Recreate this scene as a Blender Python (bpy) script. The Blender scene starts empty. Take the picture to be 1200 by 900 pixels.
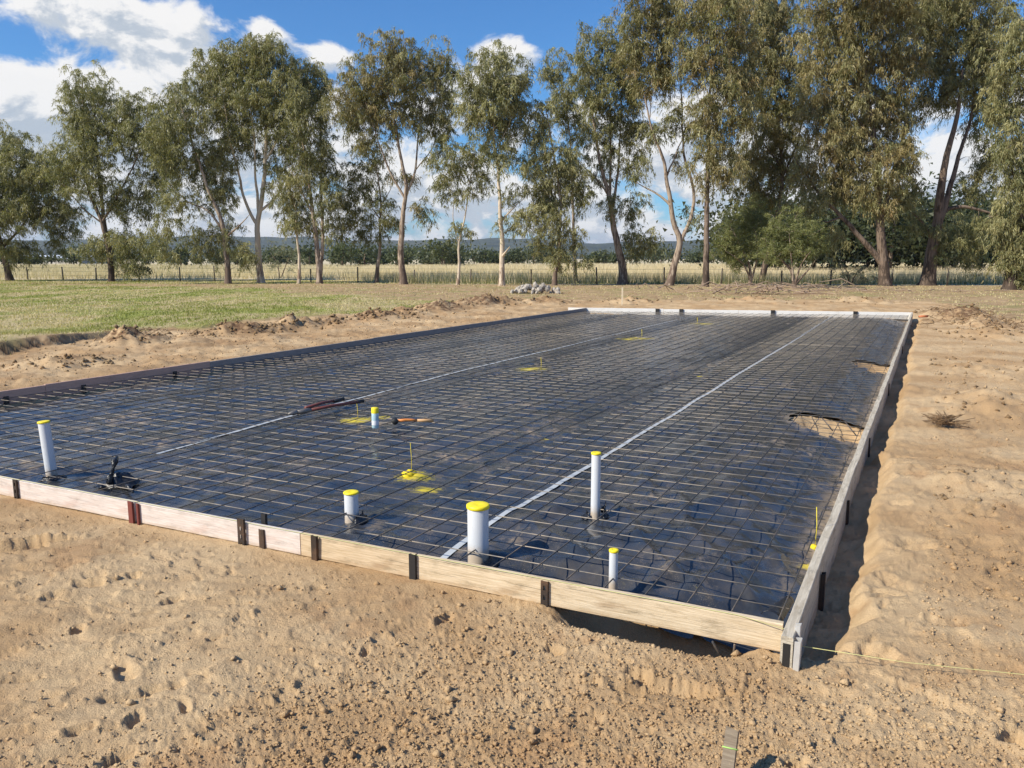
import bpy, math, random
import numpy as np

random.seed(7); RNG = np.random.default_rng(7)
SC = bpy.context.scene
COL = SC.collection

# ------------------------------------------------------------------ camera
F, W_PX, H_PX = 930.0, 1200.0, 900.0
PITCH = math.atan(147 / 930.0)
CAM_H = 1.6
cam_data = bpy.data.cameras.new("camera")
cam = bpy.data.objects.new("camera", cam_data); COL.objects.link(cam)
cam.location = (0, 0, CAM_H)
cam.rotation_euler = (math.pi / 2 - PITCH, 0, 0)
cam_data.sensor_width = 36; cam_data.lens = F / W_PX * 36
cam_data.clip_start = 0.05; cam_data.clip_end = 30000
SC.camera = cam

# ------------------------------------------------------------------ exposure
SC.view_settings.view_transform = 'Standard'; SC.view_settings.look = 'None'
SC.view_settings.gamma = 1; SC.view_settings.exposure = 0.36
SC.view_settings.use_curve_mapping = False

# ------------------------------------------------------------------ sun
SUN_AZ, SUN_EL = math.radians(243.5), math.radians(38.5)       # clockwise from +Y
sun_data = bpy.data.lights.new("sun", 'SUN'); sun = bpy.data.objects.new("sun", sun_data); COL.objects.link(sun)
sun_data.energy = 5.0; sun_data.angle = math.radians(0.53); sun_data.color = (1.0, 0.92, 0.77)
sun.rotation_euler = (math.pi / 2 - SUN_EL, 0, math.pi - SUN_AZ)
sun.location = (-30, -15, 40)

# ------------------------------------------------------------------ pixel helpers: a pixel of the photograph to a point at a known height or distance
CP, SP = math.cos(PITCH), math.sin(PITCH)
def ray(x, y):
    a = (x - 600) / F; b = (450 - y) / F
    return np.array([a, CP + b * SP, -SP + b * CP])
def at(x, y, z=0.0):
    d = ray(x, y); return np.array([0, 0, CAM_H]) + d * ((z - CAM_H) / d[2])
def at_depth(x, y, Y):
    d = ray(x, y); return np.array([0, 0, CAM_H]) + d * (Y / d[1])

# ------------------------------------------------------------------ world: sky with clouds
world = bpy.data.worlds.new("World"); SC.world = world; world.use_nodes = True
NT = world.node_tree; NT.nodes.clear()
class G:
    """tiny node builder"""
    def __init__(s, nt): s.nt = nt
    def n(s, t, **kw):
        nd = s.nt.nodes.new(t)
        for k, v in kw.items(): setattr(nd, k, v)
        return nd
    def put(s, sock, v):
        if v is None: return
        if isinstance(v, bpy.types.NodeSocket): s.nt.links.new(v, sock)
        else:
            try: sock.default_value = v
            except Exception: sock.default_value = (*v, 1.0)
    def m(s, op, a, b=None, c=None, clamp=False):
        nd = s.n('ShaderNodeMath', operation=op, use_clamp=clamp)
        s.put(nd.inputs[0], a); s.put(nd.inputs[1], b); s.put(nd.inputs[2], c)
        return nd.outputs[0]
    def noise(s, vec, scale, detail=4, rough=0.55, lac=2.0, dist=0.0, out='Fac', typ=None):
        nd = s.n('ShaderNodeTexNoise')
        if typ: nd.noise_type = typ
        s.put(nd.inputs['Vector'], vec); nd.inputs['Scale'].default_value = scale
        nd.inputs['Detail'].default_value = detail; nd.inputs['Roughness'].default_value = rough
        nd.inputs['Lacunarity'].default_value = lac; nd.inputs['Distortion'].default_value = dist
        return nd.outputs[out]
    def ss(s, v, a, b, to0=0.0, to1=1.0):
        nd = s.n('ShaderNodeMapRange', interpolation_type='SMOOTHSTEP')
        s.put(nd.inputs[0], v); s.put(nd.inputs[1], a); s.put(nd.inputs[2], b); s.put(nd.inputs[3], to0); s.put(nd.inputs[4], to1)
        return nd.outputs[0]
    def mix(s, f, a, b, mode='MIX'):
        nd = s.n('ShaderNodeMix', data_type='RGBA', blend_type=mode)
        s.put(nd.inputs[0], f); s.put(nd.inputs[6], a); s.put(nd.inputs[7], b)
        return nd.outputs[2]
    def comb(s, x, y, z):
        nd = s.n('ShaderNodeCombineXYZ')
        for i, v in enumerate((x, y, z)): s.put(nd.inputs[i], v)
        return nd.outputs[0]
    def sep(s, v):
        nd = s.n('ShaderNodeSeparateXYZ'); s.put(nd.inputs[0], v); return nd.outputs
    def map(s, v, scale=(1, 1, 1), loc=(0, 0, 0), rot=(0, 0, 0)):
        nd = s.n('ShaderNodeMapping'); s.put(nd.inputs[0], v)
        nd.inputs['Location'].default_value = loc; nd.inputs['Rotation'].default_value = rot; nd.inputs['Scale'].default_value = scale
        return nd.outputs[0]
g = G(NT)
sky = g.n('ShaderNodeTexSky', sky_type='NISHITA'); sky.sun_disc = False
sky.sun_elevation = SUN_EL; sky.sun_rotation = SUN_AZ
sky.air_density = 1.1; sky.dust_density = 0.35; sky.ozone_density = 2.2; sky.altitude = 50
tc = g.n('ShaderNodeTexCoord'); dirv = tc.outputs['Generated']
dx, dy, dz = g.sep(dirv)
az = g.m('ARCTAN2', dx, dy); el = g.m('ARCSINE', dz)
def dir_of(px, py):
    d = ray(px, py); d = d / np.linalg.norm(d); return math.atan2(d[0], d[1]), math.asin(d[2])
def cloud_field(daz, del_):
    """density of the cloud layer in direction (az + daz, el + del)"""
    a = g.m('ADD', az, daz); e = g.m('ADD', el, del_)
    vec = g.comb(a, g.m('MULTIPLY', e, 1.5), 0.37)
    big = g.noise(vec, 4.2, 2, 0.5)
    fine = g.noise(vec, 13.0, 8, 0.60, dist=0.35)
    d = g.m('ADD', g.m('MULTIPLY', big, 0.45), g.m('MULTIPLY', fine, 1.05))
    # clouds thicken towards the horizon all round, and sit in banks
    d = g.m('ADD', d, g.ss(e, 0.08, 0.29, 0.10, -0.26))
    for (px, py, rx, ry, amp) in [(120, 116, 120, 32, .30), (10, 128, 90, 32, .26), (195, 85, 46, 40, .30), (70, 2, 170, 26, .36), (215, 22, 30, 18, .16), (140, 45, 60, 12, .10),
                                  (312, 36, 24, 22, .36), (386, 62, 26, 16, .33), (582, 70, 44, 30, .40), (52, 66, 50, 18, -.22), (290, -20, 60, 40, -.2),
                                  (450, 20, 110, 40, -.25), (700, 30, 90, 60, -.22)]:
        a0, e0 = dir_of(px, py)
        qa = g.m('MULTIPLY', g.m('SUBTRACT', a, a0), F / rx); qe = g.m('MULTIPLY', g.m('SUBTRACT', e, e0), F / ry)
        r2 = g.m('ADD', g.m('MULTIPLY', qa, qa), g.m('MULTIPLY', qe, qe))
        d = g.m('ADD', d, g.m('MULTIPLY', g.m('EXPONENT', g.m('MULTIPLY', r2, -0.8)), amp))
    return d
d0 = cloud_field(0.0, 0.0)
d1 = cloud_field(-0.011, 0.013)          # a little towards the sun: light that gets through
mask = g.ss(d0, 0.62, 0.80)
lit = g.ss(g.m('SUBTRACT', d0, d1), -0.085, 0.085)
thick = g.ss(d0, 0.70, 1.0)
lum = g.m('SUBTRACT', g.m('MULTIPLY_ADD', lit, 0.75, 0.38), g.m('MULTIPLY', thick, 0.16), clamp=True)
cloud_col = g.mix(lum, (3.8, 4.7, 5.8), (10.2, 10.0, 9.7))
blue = g.mix(1.0, sky.outputs[0], (0.50, 0.98, 1.50), 'MULTIPLY')
col = g.mix(g.m('MULTIPLY', mask, 0.95), blue, cloud_col)
bg = g.n('ShaderNodeBackground'); g.put(bg.inputs[0], col); bg.inputs[1].default_value = 0.076
out = g.n('ShaderNodeOutputWorld'); NT.links.new(bg.outputs[0], out.inputs[0])
world.cycles.sampling_method = 'MANUAL'; world.cycles.sample_map_resolution = 512

# ------------------------------------------------------------------ object helpers
def tag(o, label=None, cat=None, group=None, kind=None):
    if label: o["label"] = label
    if cat: o["category"] = cat
    if group: o["group"] = group
    if kind: o["kind"] = kind
    return o
def empty(name, loc, rz=0.0):
    o = bpy.data.objects.new(name, None); COL.objects.link(o); o.location = [float(v) for v in loc]; o.rotation_euler = (0, 0, rz)
    o.empty_display_size = 0.1
    return o
def link(name, me, mat=None, parent=None, loc=None, rot=None):
    o = bpy.data.objects.new(name, me); COL.objects.link(o)
    if mat is not None and len(me.materials) == 0: me.materials.append(mat)
    if parent is not None: o.parent = parent
    if loc is not None: o.location = [float(v) for v in loc]
    if rot is not None: o.rotation_euler = rot
    return o
def mesh_np(name, V, faces, n, smooth=False, attrs=None):
    """fast mesh from a vertex array and an (m, n) face array"""
    V = np.ascontiguousarray(V, np.float32); Fa = np.ascontiguousarray(faces, np.int32)
    me = bpy.data.meshes.new(name)
    me.vertices.add(len(V)); me.vertices.foreach_set('co', V.ravel())
    m = len(Fa)
    me.loops.add(m * n); me.loops.foreach_set('vertex_index', Fa.ravel())
    me.polygons.add(m); me.polygons.foreach_set('loop_start', np.arange(0, m * n, n, dtype=np.int32))
    me.polygons.foreach_set('loop_total', np.full(m, n, np.int32))
    if smooth: me.polygons.foreach_set('use_smooth', np.ones(m, bool))
    me.update(calc_edges=True)
    for k, a in (attrs or {}).items():
        a = np.ascontiguousarray(a, np.float32)
        if a.ndim == 1:
            at_ = me.attributes.new(k, 'FLOAT', 'POINT'); at_.data.foreach_set('value', a)
        else:
            at_ = me.attributes.new(k, 'FLOAT_COLOR', 'POINT'); at_.data.foreach_set('color', a.ravel())
    return me
class MB:
    """collects polygons into one mesh"""
    def __init__(s): s.v = []; s.f = []
    def add(s, vs, fs):
        b = len(s.v); s.v += [tuple(map(float, p)) for p in vs]; s.f += [tuple(b + i for i in f) for f in fs]; return s
    def box(s, x0, x1, y0, y1, z0, z1, jit=0.0):
        vs = [(x, y, z) for x in (x0, x1) for y in (y0, y1) for z in (z0, z1)]
        if jit: vs = [tuple(c + random.uniform(-jit, jit) for c in p) for p in vs]
        return s.add(vs, [(0, 1, 3, 2), (4, 6, 7, 5), (0, 4, 5, 1), (2, 3, 7, 6), (0, 2, 6, 4), (1, 5, 7, 3)])
    def tube(s, pts, radii, n=8, cap=True):
        pts = [np.array(p, float) for p in pts]; k = len(pts)
        if not hasattr(radii, '__len__'): radii = [radii] * k
        ref = np.array([0.31, 0.23, 0.92]); rings = []
        for i in range(k):
            t = pts[min(i + 1, k - 1)] - pts[max(i - 1, 0)]; t = t / (np.linalg.norm(t) + 1e-9)
            u = np.cross(t, ref)
            if np.linalg.norm(u) < .05: u = np.cross(t, [1, 0, 0])
            u = u / np.linalg.norm(u); w = np.cross(t, u)
            rings.append([pts[i] + radii[i] * (math.cos(a) * u + math.sin(a) * w) for a in np.arange(n) * 2 * math.pi / n])
        vs = [p for r in rings for p in r]; fs = []
        for i in range(k - 1):
            for j in range(n):
                j2 = (j + 1) % n
                fs.append((i * n + j, i * n + j2, (i + 1) * n + j2, (i + 1) * n + j))
        if cap: fs.append(tuple(range(n - 1, -1, -1))); fs.append(tuple((k - 1) * n + j for j in range(n)))
        return s.add(vs, fs)
    def lathe(s, prof, n=24, c=(0, 0, 0)):
        vs = []; fs = []
        for r, z in prof:
            for j in range(n):
                a = 2 * math.pi * j / n; vs.append((c[0] + r * math.cos(a), c[1] + r * math.sin(a), c[2] + z))
        for i in range(len(prof) - 1):
            for j in range(n):
                j2 = (j + 1) % n; fs.append((i * n + j, i * n + j2, (i + 1) * n + j2, (i + 1) * n + j))
        return s.add(vs, fs)
    def mesh(s, name, smooth=False):
        me = bpy.data.meshes.new(name); me.from_pydata(s.v, [], s.f)
        if smooth: me.polygons.foreach_set('use_smooth', np.ones(len(s.f), bool))
        me.update(); return me
    def build(s, name, mat, parent=None, smooth=False, loc=None, rot=None):
        return link(name, s.mesh(name, smooth), mat, parent, loc, rot)

# ------------------------------------------------------------------ numpy noise
def _h(ix, iy, seed):
    n = (ix.astype(np.int64) * 374761393 + iy.astype(np.int64) * 668265263 + seed * 974711) & 0xFFFFFFFF
    n = ((n ^ (n >> 13)) * 1274126177) & 0xFFFFFFFF
    n = (n ^ (n >> 16)) & 0xFFFFFF
    return n / float(0xFFFFFF) * 2 - 1
def vnoise(x, y, seed=0):
    x = np.asarray(x, float); y = np.asarray(y, float)
    ix = np.floor(x); iy = np.floor(y); fx = x - ix; fy = y - iy
    fx = fx * fx * fx * (fx * (fx * 6 - 15) + 10); fy = fy * fy * fy * (fy * (fy * 6 - 15) + 10)
    a = _h(ix, iy, seed); b = _h(ix + 1, iy, seed); c = _h(ix, iy + 1, seed); d = _h(ix + 1, iy + 1, seed)
    return a + (b - a) * fx + (c - a) * fy + (a - b - c + d) * fx * fy
def fbm(x, y, scale, octv=4, seed=0, gain=0.5):
    s = 0; a = 1; f = scale; t = 0
    for i in range(octv):
        ca, sa = math.cos(0.6 * i + seed), math.sin(0.6 * i + seed)
        s = s + a * vnoise((x * ca - y * sa) * f + 17.3 * i, (x * sa + y * ca) * f - 9.1 * i, seed + i); t += a; a *= gain; f *= 2.03
    return s / t
def sst(v, a, b):
    t = np.clip((v - a) / (b - a), 0, 1); return t * t * (3 - 2 * t)
def poly_sd(x, y, P):
    """signed distance to polygon, positive inside"""
    d = np.full(x.shape, 1e9); ins = np.zeros(x.shape, bool); n = len(P)
    for i in range(n):
        x0, y0 = P[i]; x1, y1 = P[(i + 1) % n]
        ex, ey = x1 - x0, y1 - y0; L = ex * ex + ey * ey + 1e-12
        t = np.clip(((x - x0) * ex + (y - y0) * ey) / L, 0, 1)
        d = np.minimum(d, np.hypot(x - x0 - t * ex, y - y0 - t * ey))
        c = ((y0 > y) != (y1 > y)) & (x < ex * (y - y0) / (ey if abs(ey) > 1e-9 else 1e-9) + x0)
        ins ^= c
    return np.where(ins, d, -d)

# ------------------------------------------------------------------ slab layout: s runs along the right form away from the camera, t to the left
Z_TOP = 0.15
A0 = at(920, 728, Z_TOP)[:2]
E1 = np.array([math.cos(math.radians(62.34)), math.sin(math.radians(62.34))])
E2 = np.array([math.cos(math.radians(154.42)), math.sin(math.radians(154.42))])
MI = np.linalg.inv(np.array([E1, E2]).T)
SW = 8.42                                  # slab width
S_FAR0, S_FAR1 = 20.7, 18.68               # far edge at t = 0 and t = SW
def st(s, t, z=0.0):
    p = A0 + s * E1 + t * E2; return np.array([p[0], p[1], z])
def to_st(x, y):
    qx, qy = x - A0[0], y - A0[1]
    return MI[0, 0] * qx + MI[0, 1] * qy, MI[1, 0] * qx + MI[1, 1] * qy
def px_st(x, y, z):
    p = at(x, y, z); return to_st(p[0], p[1])
def s_far(t): return S_FAR0 + (S_FAR1 - S_FAR0) * np.asarray(t) / SW
ANG1 = math.radians(62.34)

HOLES = [(4.95, 0.33, 0.38, 0.39, 3), (10.0, 0.25, 0.45, 0.31, 5)]   # s, t, rs, rt: tears in the plastic
def hole_field(s, t):
    f = np.full(np.shape(s), -1.0)
    for (hs, ht, rs, rt, sd) in HOLES:
        r = np.hypot((s - hs) / rs, (t - ht) / rt) + 0.30 * fbm(s, t, 2.6, 3, sd)
        f = np.maximum(f, 1 - r)
    return f
FOLDS = [(.20, 1.45, .33, .50, .040, .035), (.42, 1.60, .58, .75, .030, .04), (.35, .55, 1.45, .16, .034, .032), (.30, .75, 1.2, .40, .030, .035), (.75, 1.30, 1.1, .80, .026, .04), (.95, 1.65, 1.55, 1.35, .028, .045),
         (.22, 2.6, .40, 2.0, .030, .04), (1.4, .95, 2.2, .60, .024, .04), (.15, 3.5, .30, 2.9, .026, .035), (1.9, 1.2, 2.6, 1.45, .022, .05), (2.6, .9, 3.6, .55, .022, .05), (.5, 4.3, .9, 3.6, .022, .05), (3.2, 2.4, 3.9, 2.9, .02, .06), (.3, 5.6, .7, 4.9, .03, .05)]
def tape2_t(s): return np.interp(s, [1.2, 3.5, 6.2, 12, 18.9], [5.02, 5.20, 5.35, 5.32, 5.30])
def plastic_z(s, t):
    """height of the black sheet: flat bed, footing dips at the edges, creases"""
    z = np.full(np.shape(s), 0.034)
    z = z + 0.012 * fbm(s, t, 0.7, 3, 21)
    wr = 1 - np.abs(fbm(s * 1.0 + 0.35 * t, t * 2.2, 1.7, 3, 31)) * 2.6
    for (s0, t0, s1, t1, hh, ww) in FOLDS:
        ex, ey = s1 - s0, t1 - t0; L2 = ex * ex + ey * ey; u = np.clip(((s - s0) * ex + (t - t0) * ey) / L2, 0, 1)
        d = np.hypot(s - s0 - u * ex, t - t0 - u * ey + .03 * np.sin(u * 5 + s0 * 9)); z = z + hh * np.exp(-(d / ww) ** 2) * np.sin(math.pi * np.clip(u, .04, .96)) ** .6
    flat = 1 - np.exp(-((t - 1.82) / .07) ** 2) - np.exp(-((t - tape2_t(s)) / .07) ** 2)
    z = z + 0.015 * flat * np.clip(wr, 0, 1) ** 3
    z = z + 0.016 * flat * fbm(s + .5 * t, t * 1.5, 2.3, 2, 35)
    wr2 = 1 - np.abs(fbm(s * 2.2 - t * 0.8, t + 0.4 * s, 2.6, 3, 37)) * 3.0
    z = z + 0.009 * flat * np.clip(wr2, 0, 1) ** 2.5
    z = z + 0.002 * flat * fbm(s, t, 9.0, 2, 33)
    # strong folds fanning out of the near right corner
    ang = np.arctan2(t + 0.25, s + 0.1); rr = np.hypot(s, t)
    z = z + 0.028 * np.clip(1 - np.abs(np.sin(ang * 11 + 1.5 * fbm(s, t, 1.1, 2, 39))) * 2.2, 0, 1) * sst(rr, 0.35, 0.8) * (1 - sst(rr, 1.6, 2.8))
    # footing dips
    edge = np.minimum.reduce([t, SW - t, s, s_far(t) - s])
    z = z - 0.05 * (1 - sst(edge, 0.05, 0.45)) * (0.6 + 0.4 * fbm(s, t, 0.9, 2, 41))
    z = z - 0.085 * (1 - sst(t, 0.10, 0.75))
    z = z - 0.07 * (1 - sst(s, 0.12, 0.75)) * (1 - sst(t, 1.2, 2.4))
    return z

# ------------------------------------------------------------------ ground
def P2(lst, z=0.1): return [tuple(at(x, y, z)[:2]) for x, y in lst]
SAND_POLY = [(-13.0, 11.2)] + P2([(0, 413), (40, 409), (75, 404), (120, 396), (170, 388), (235, 385), (285, 378), (330, 375), (400, 369), (470, 364),
             (520, 357), (560, 352), (620, 349), (700, 352), (800, 352), (900, 351), (1000, 352), (1090, 353), (1130, 360), (1165, 372)]) + [(13.2, 18.5), (16, 14), (18, 2), (14, -8), (-16, -8), (-18, 6)]
LAWN_POLY = [(-60, 9)] + [(-60, 54)] + P2([(0, 330), (100, 333), (200, 335), (310, 337), (350, 341), (300, 343), (420, 346), (470, 352), (540, 353), (500, 360), (420, 369), (330, 375), (285, 378), (235, 385), (170, 388), (120, 396), (75, 404), (40, 409), (0, 413)])
MOUNDS = []                                   # x, y, rx, ry, h
for (px, py, rw, rd, h) in [(158, 401, .62, .75, .27), (290, 390, .55, .8, .22), (318, 386, .5, .8, .2), (245, 392, .5, .6, .12), (350, 382, .6, 1.0, .2), (385, 377, .6, .9, .15),
                            (440, 372, .7, 1.2, .22), (475, 368, .7, 1.2, .2), (515, 362, .9, 1.6, .26), (560, 357, 1.0, 1.8, .28), (590, 355, .9, 1.6, .2), (640, 354, .9, 1.6, .2),
                            (740, 353, 1.2, 1.5, .16), (880, 352, 1.4, 1.8, .16), (1010, 353, 1.4, 1.8, .18), (1122, 369, .75, 1.3, .28), (1150, 378, .6, 1.2, .2), (1165, 390, .9, 1.5, .14),
                            (60, 428, .7, .6, .10), (100, 424, .5, .5, .10), (1180, 470, 1.2, 1.6, .14), (1120, 560, .8, 1.2, .07), (1160, 430, 1.2, 1.4, .1)]:
    q = at(px, py, .1); MOUNDS.append((q[0], q[1], rw, rd, h))
GOUGES = []                                   # x, y, angle, length, width, depth, sharp side
gr = random.Random(11)
def gouge(px, py, ang, L, w, d): 
    q = at(px, py, .03); GOUGES.append((q[0], q[1], ang, L, w, d))
for a_ in [(15, 641, .35, .20, .09, .065), (50, 635, .25, .16, .045, .05), (285, 676, .2, .035, .02, .028), (105, 691, .1, .07, .03, .05), (62, 705, 1.0, .05, .025, .04), (157, 680, .0, .045, .025, .035),  # first two: pits shaped to give the shadow of an unseen thing
           (204, 704, .8, .05, .03, .04), (172, 724, .45, .06, .014, .03), (255, 751, .4, .05, .014, .03), (165, 815, .5, .13, .028, .035), (218, 830, -1.0, .05, .02, .03), (95, 861, .6, .05, .025, .045),
           (158, 846, 1.1, .04, .025, .04), (90, 745, 1.0, .04, .03, .04), (145, 790, -.9, .08, .04, .03), (110, 680, -.7, .10, .045, .02), (140, 887, .7, .06, .03, .04), (650, 760, -.9, .05, .03, .045),
           (780, 805, -.15, .24, .06, .055), (745, 790, -.6, .05, .04, .06), (1025, 767, -.5, .12, .06, .045), (1080, 815, -.7, .20, .05, .03), (960, 812, -.3, .12, .06, .02), (1197, 868, 1.2, .06, .06, .08),
           (935, 893, .2, .05, .03, .05), (522, 724, .8, .05, .025, .04), (480, 665, .5, .05, .06, .012), (270, 672, .9, .03, .02, .03), (370, 690, .3, .04, .02, .03), (400, 668, .1, .05, .02, .025),
           (428, 760, 1.4, .04, .02, .03), (690, 840, .4, .08, .05, .02), (1040, 690, .7, .14, .1, .02), (1110, 730, .3, .1, .06, .02), (1150, 640, .5, .12, .08, .02), (1070, 640, .2, .12, .08, .02)]:
    gouge(*a_)
for i in range(110):
    px = gr.uniform(-60, 1260); py = gr.uniform(640, 930)
    if px < 930 and py < 600 + 0.165 * px: continue
    k = gr.random()
    gouge(px, py, gr.gauss(.45, .35), gr.uniform(.03, .09) * (1 + k), gr.uniform(.007, .016), gr.uniform(.006, .016))
for i in range(60):
    gouge(gr.uniform(950, 1250), gr.uniform(400, 700), gr.uniform(-.5, 1.2), gr.uniform(.04, .12), gr.uniform(.02, .05), gr.uniform(.012, .03))
BOOTS = []
for (px, py, ang) in [(120, 700, .9), (200, 760, 1.1), (310, 720, .7), (360, 800, .9), (90, 820, 1.2), (250, 860, .8), (470, 740, .6), (420, 870, 1.0), (800, 820, 2.7), (1040, 800, 2.4), (1000, 850, .9), (1100, 840, 2.2),
                      (1130, 760, 1.2), (1060, 720, .6), (1110, 620, 1.3), (1160, 690, 1.5), (1075, 560, 1.2), (1140, 540, 1.0), (560, 700, .4), (700, 770, 2.8), (40, 760, .8), (30, 690, 1.0), (1180, 800, .7), (330, 655, .5)]:
    q = at(px, py, .03); BOOTS.append((q[0], q[1], ang, gr.uniform(.006, .012)))
def clod_zone(x, y):
    """1 where the sand is loose and crumbly"""
    c = at(600, 850, 0); q = np.hypot((x - c[0]) / 1.05, (y - c[1]) / .75)
    c2 = at(1000, 850, 0); q2 = np.hypot((x - c2[0]) / .9, (y - c2[1]) / .5)
    z = np.maximum(1 - sst(q, .55, 1.15), .8 * (1 - sst(q2, .5, 1.2)))
    return np.clip(z + .55 * sst(fbm(x, y, .9, 3, 61), .0, .45), 0, 1)
def worley(x, y, scale, seed):
    X = x * scale; Y = y * scale; ix = np.floor(X); iy = np.floor(Y); d = np.full(np.shape(x), 9.0); hh = np.zeros(np.shape(x))
    for i in (-1, 0, 1):
        for j in (-1, 0, 1):
            cx = ix + i; cy = iy + j
            px = cx + .5 + .45 * _h(cx, cy, seed); py = cy + .5 + .45 * _h(cx, cy, seed + 5)
            q = np.hypot(X - px, Y - py); m = q < d
            d = np.where(m, q, d); hh = np.where(m, _h(cx, cy, seed + 9), hh)
    return d, hh
def ground_z(x, y):
    x = np.asarray(x, float); y = np.asarray(y, float)
    r = np.hypot(x, y)
    s, t = to_st(x, y)
    sf = s_far(np.clip(t, 0, SW))
    sd = poly_sd(x, y, SAND_POLY)
    sand = sst(sd + .25 * fbm(x, y, .8, 3, 71), -.07, .07)
    # undisturbed ground beyond the site
    z_out = .10 + .05 * fbm(x, y, .12, 3, 73) + .012 * fbm(x, y, 2.5, 3, 75)
    z_out = z_out + .05 * (1 - sst(-sd, 2.0, 9.0)) * sst(-x, 3, 8)
    z_out = z_out * (1 - sst(r, 35, 60))
    c_ = at(18, 414, .1); z_out = z_out + .13 * np.exp(-((x - c_[0] + .6) / 1.4) ** 4 - ((y - c_[1] - 1.0) / 1.5) ** 2)
    # scraped sand
    near = 1 - sst(r, 14, 30)
    z = .028 + .026 * fbm(x, y, .55, 3, 81) + .010 * fbm(x, y, 2.2, 3, 83)
    cz = clod_zone(x, y) * near
    # directional scuffs on the left, where the sand was raked
    u = x * math.cos(.35) + y * math.sin(.35); v = -x * math.sin(.35) + y * math.cos(.35)
    sc_ = np.abs(fbm(u * .5, v * 1.5, 4.2, 3, 85)); z = z + (1 - cz) * (.014 - .030 * np.clip(sc_, 0, .5)) * near
    lay = fbm(u * .6 + .3 * v, v * 1.3, 2.6, 3, 88) * 3.2; lay = lay - np.floor(lay); z = z + .009 * sst(lay, .0, .86) * (1 - sst(lay, .9, 1.0)) * near * (1 - .6 * cz)   # broken steps of packed sand
    z = z + .005 * np.clip(fbm(u * .5, v * 2.0, 12.0, 2, 87), -.2, 1)
    nr = r < 11
    if nr.any():
        xs, ys = x[nr], y[nr]; c_ = cz[nr]
        d1, h1 = worley(xs + .012 * vnoise(xs * 21, ys * 21, 2), ys + .012 * vnoise(xs * 23, ys * 19, 4), 34, 3); d2, h2 = worley(xs, ys, 80, 8)
        add = (.007 + .006 * h1) * np.clip(1 - d1 * 1.9, 0, 1) ** .7 * sst(h1, .55 - .8 * c_, .95 - .5 * c_) + (.0022 + .0035 * c_) * np.clip(1 - d2 * 1.6, 0, 1) * (1 + h2)
        zz = z[nr] + add + .0025 * fbm(xs, ys, 30, 2, 89)
        for (gx, gy, ang, L, w, dep) in GOUGES:
            R = max(L, w) * 2.2
            m = (np.abs(xs - gx) < R) & (np.abs(ys - gy) < R)
            if not m.any(): continue
            qx, qy = xs[m] - gx, ys[m] - gy
            ca, sa = math.cos(ang), math.sin(ang)
            a = (qx * ca + qy * sa) / L; b = (-qx * sa + qy * ca) / w
            k = np.hypot(a, b) + .30 * vnoise(qx * 22 + gx * 7, qy * 22, 5) + .14 * vnoise(qx * 55, qy * 55 + gy * 5, 7); dep = dep * .68
            zz[m] += -dep * (1 - sst(k, .58, 1.0)) + dep * .38 * np.exp(-((k - 1.25) / .28) ** 2) * (.6 + .4 * np.sign(b))
        for (gx, gy, ang, dep) in BOOTS:
            m = (np.abs(xs - gx) < .26) & (np.abs(ys - gy) < .26)
            if not m.any(): continue
            qx, qy = xs[m] - gx, ys[m] - gy; ca, sa = math.cos(ang), math.sin(ang)
            a = qx * ca + qy * sa; b = -qx * sa + qy * ca
            sole = np.hypot((a - .05) / .095, b / .050); heel = np.hypot((a + .095) / .045, b / .040); k = np.minimum(sole, heel) + .05 * vnoise(qx * 40, qy * 40, 6)
            ins_ = 1 - sst(k, .88, 1.02)
            flat_ = np.median(zz[m]) - dep + .0035 * sst(np.sin(a * 240), -.3, .3) + .12 * dep * a / .1
            zz[m] = zz[m] * (1 - ins_ * .85) + flat_ * ins_ * .85 + dep * .45 * np.exp(-((k - 1.16) / .12) ** 2)
        z[nr] = zz
    # rough clods and ridges further out, on the left and far sides
    rough = sst(t, SW + .1, SW + 1.0) + sst(s, sf + .1, sf + 1.2)
    rough = np.clip(rough, 0, 1)
    z = z + rough * (.05 + .04 * fbm(x, y, 1.6, 4, 91) + .06 * np.abs(fbm(x, y, 2.6, 3, 93, .55)))
    rgt = sst(-t, .30, .8) * sst(s, -.5, 2.0)
    z = z + rgt * (.018 * fbm(x, y, .9, 3, 95) + .010 * fbm(x, y, 5, 3, 97) + .008 * fbm(x, y, 15, 3, 98))
    for (mx, my, rx, ry, h) in MOUNDS:
        R = 3 * max(rx, ry); m = (np.abs(x - mx) < R) & (np.abs(y - my) < R)
        if m.any():
            qx, qy = x[m] - mx, y[m] - my
            k = np.hypot(qx / rx, qy / ry) + .35 * fbm(qx + mx, qy + my, 2.2, 3, 99)
            z[m] += h * np.clip(1 - k, 0, 2) * (.85 + .9 * fbm(qx + mx, qy + my, 2.6, 3, 101, .6)) 
    # trench outside the right form, and the open footing at the near corner
    wob = .10 * fbm(x, y, 1.1, 3, 103) + .03 * fbm(x, y, 5, 2, 105)
    tr = sst(t + .8 * wob + .035 * fbm(x, y, 3.3, 3, 107), -.26, -.14) * (1 - sst(t, .2, .5)) * sst(s + wob, -.10, .14) * (1 - sst(s, sf - .1, sf + .4))
    z = z - .11 * tr
    fr = sst(s + .5 * wob, -.24, .0) * (1 - sst(s, .3, .6)) * (1 - sst(np.abs(t - .55) + .6 * wob, .22, .46))
    z = np.minimum(z, .05 - .26 * fr) if False else z - .17 * fr * (1 - tr)
    # keep the sand under the boards and clear of the pegs
    band = np.exp(-(s / .16) ** 2) * sst(t, 1.2, 1.5) * (1 - sst(t, SW, SW + .2))
    z = z * (1 - band) + (.022 + .35 * (z - .028)) * band
    bl = np.exp(-((t - SW) / .2) ** 2) * sst(s, 0, .3) * (1 - sst(s, sf, sf + .3))
    z = z * (1 - bl) + np.minimum(z, .09) * bl
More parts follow.
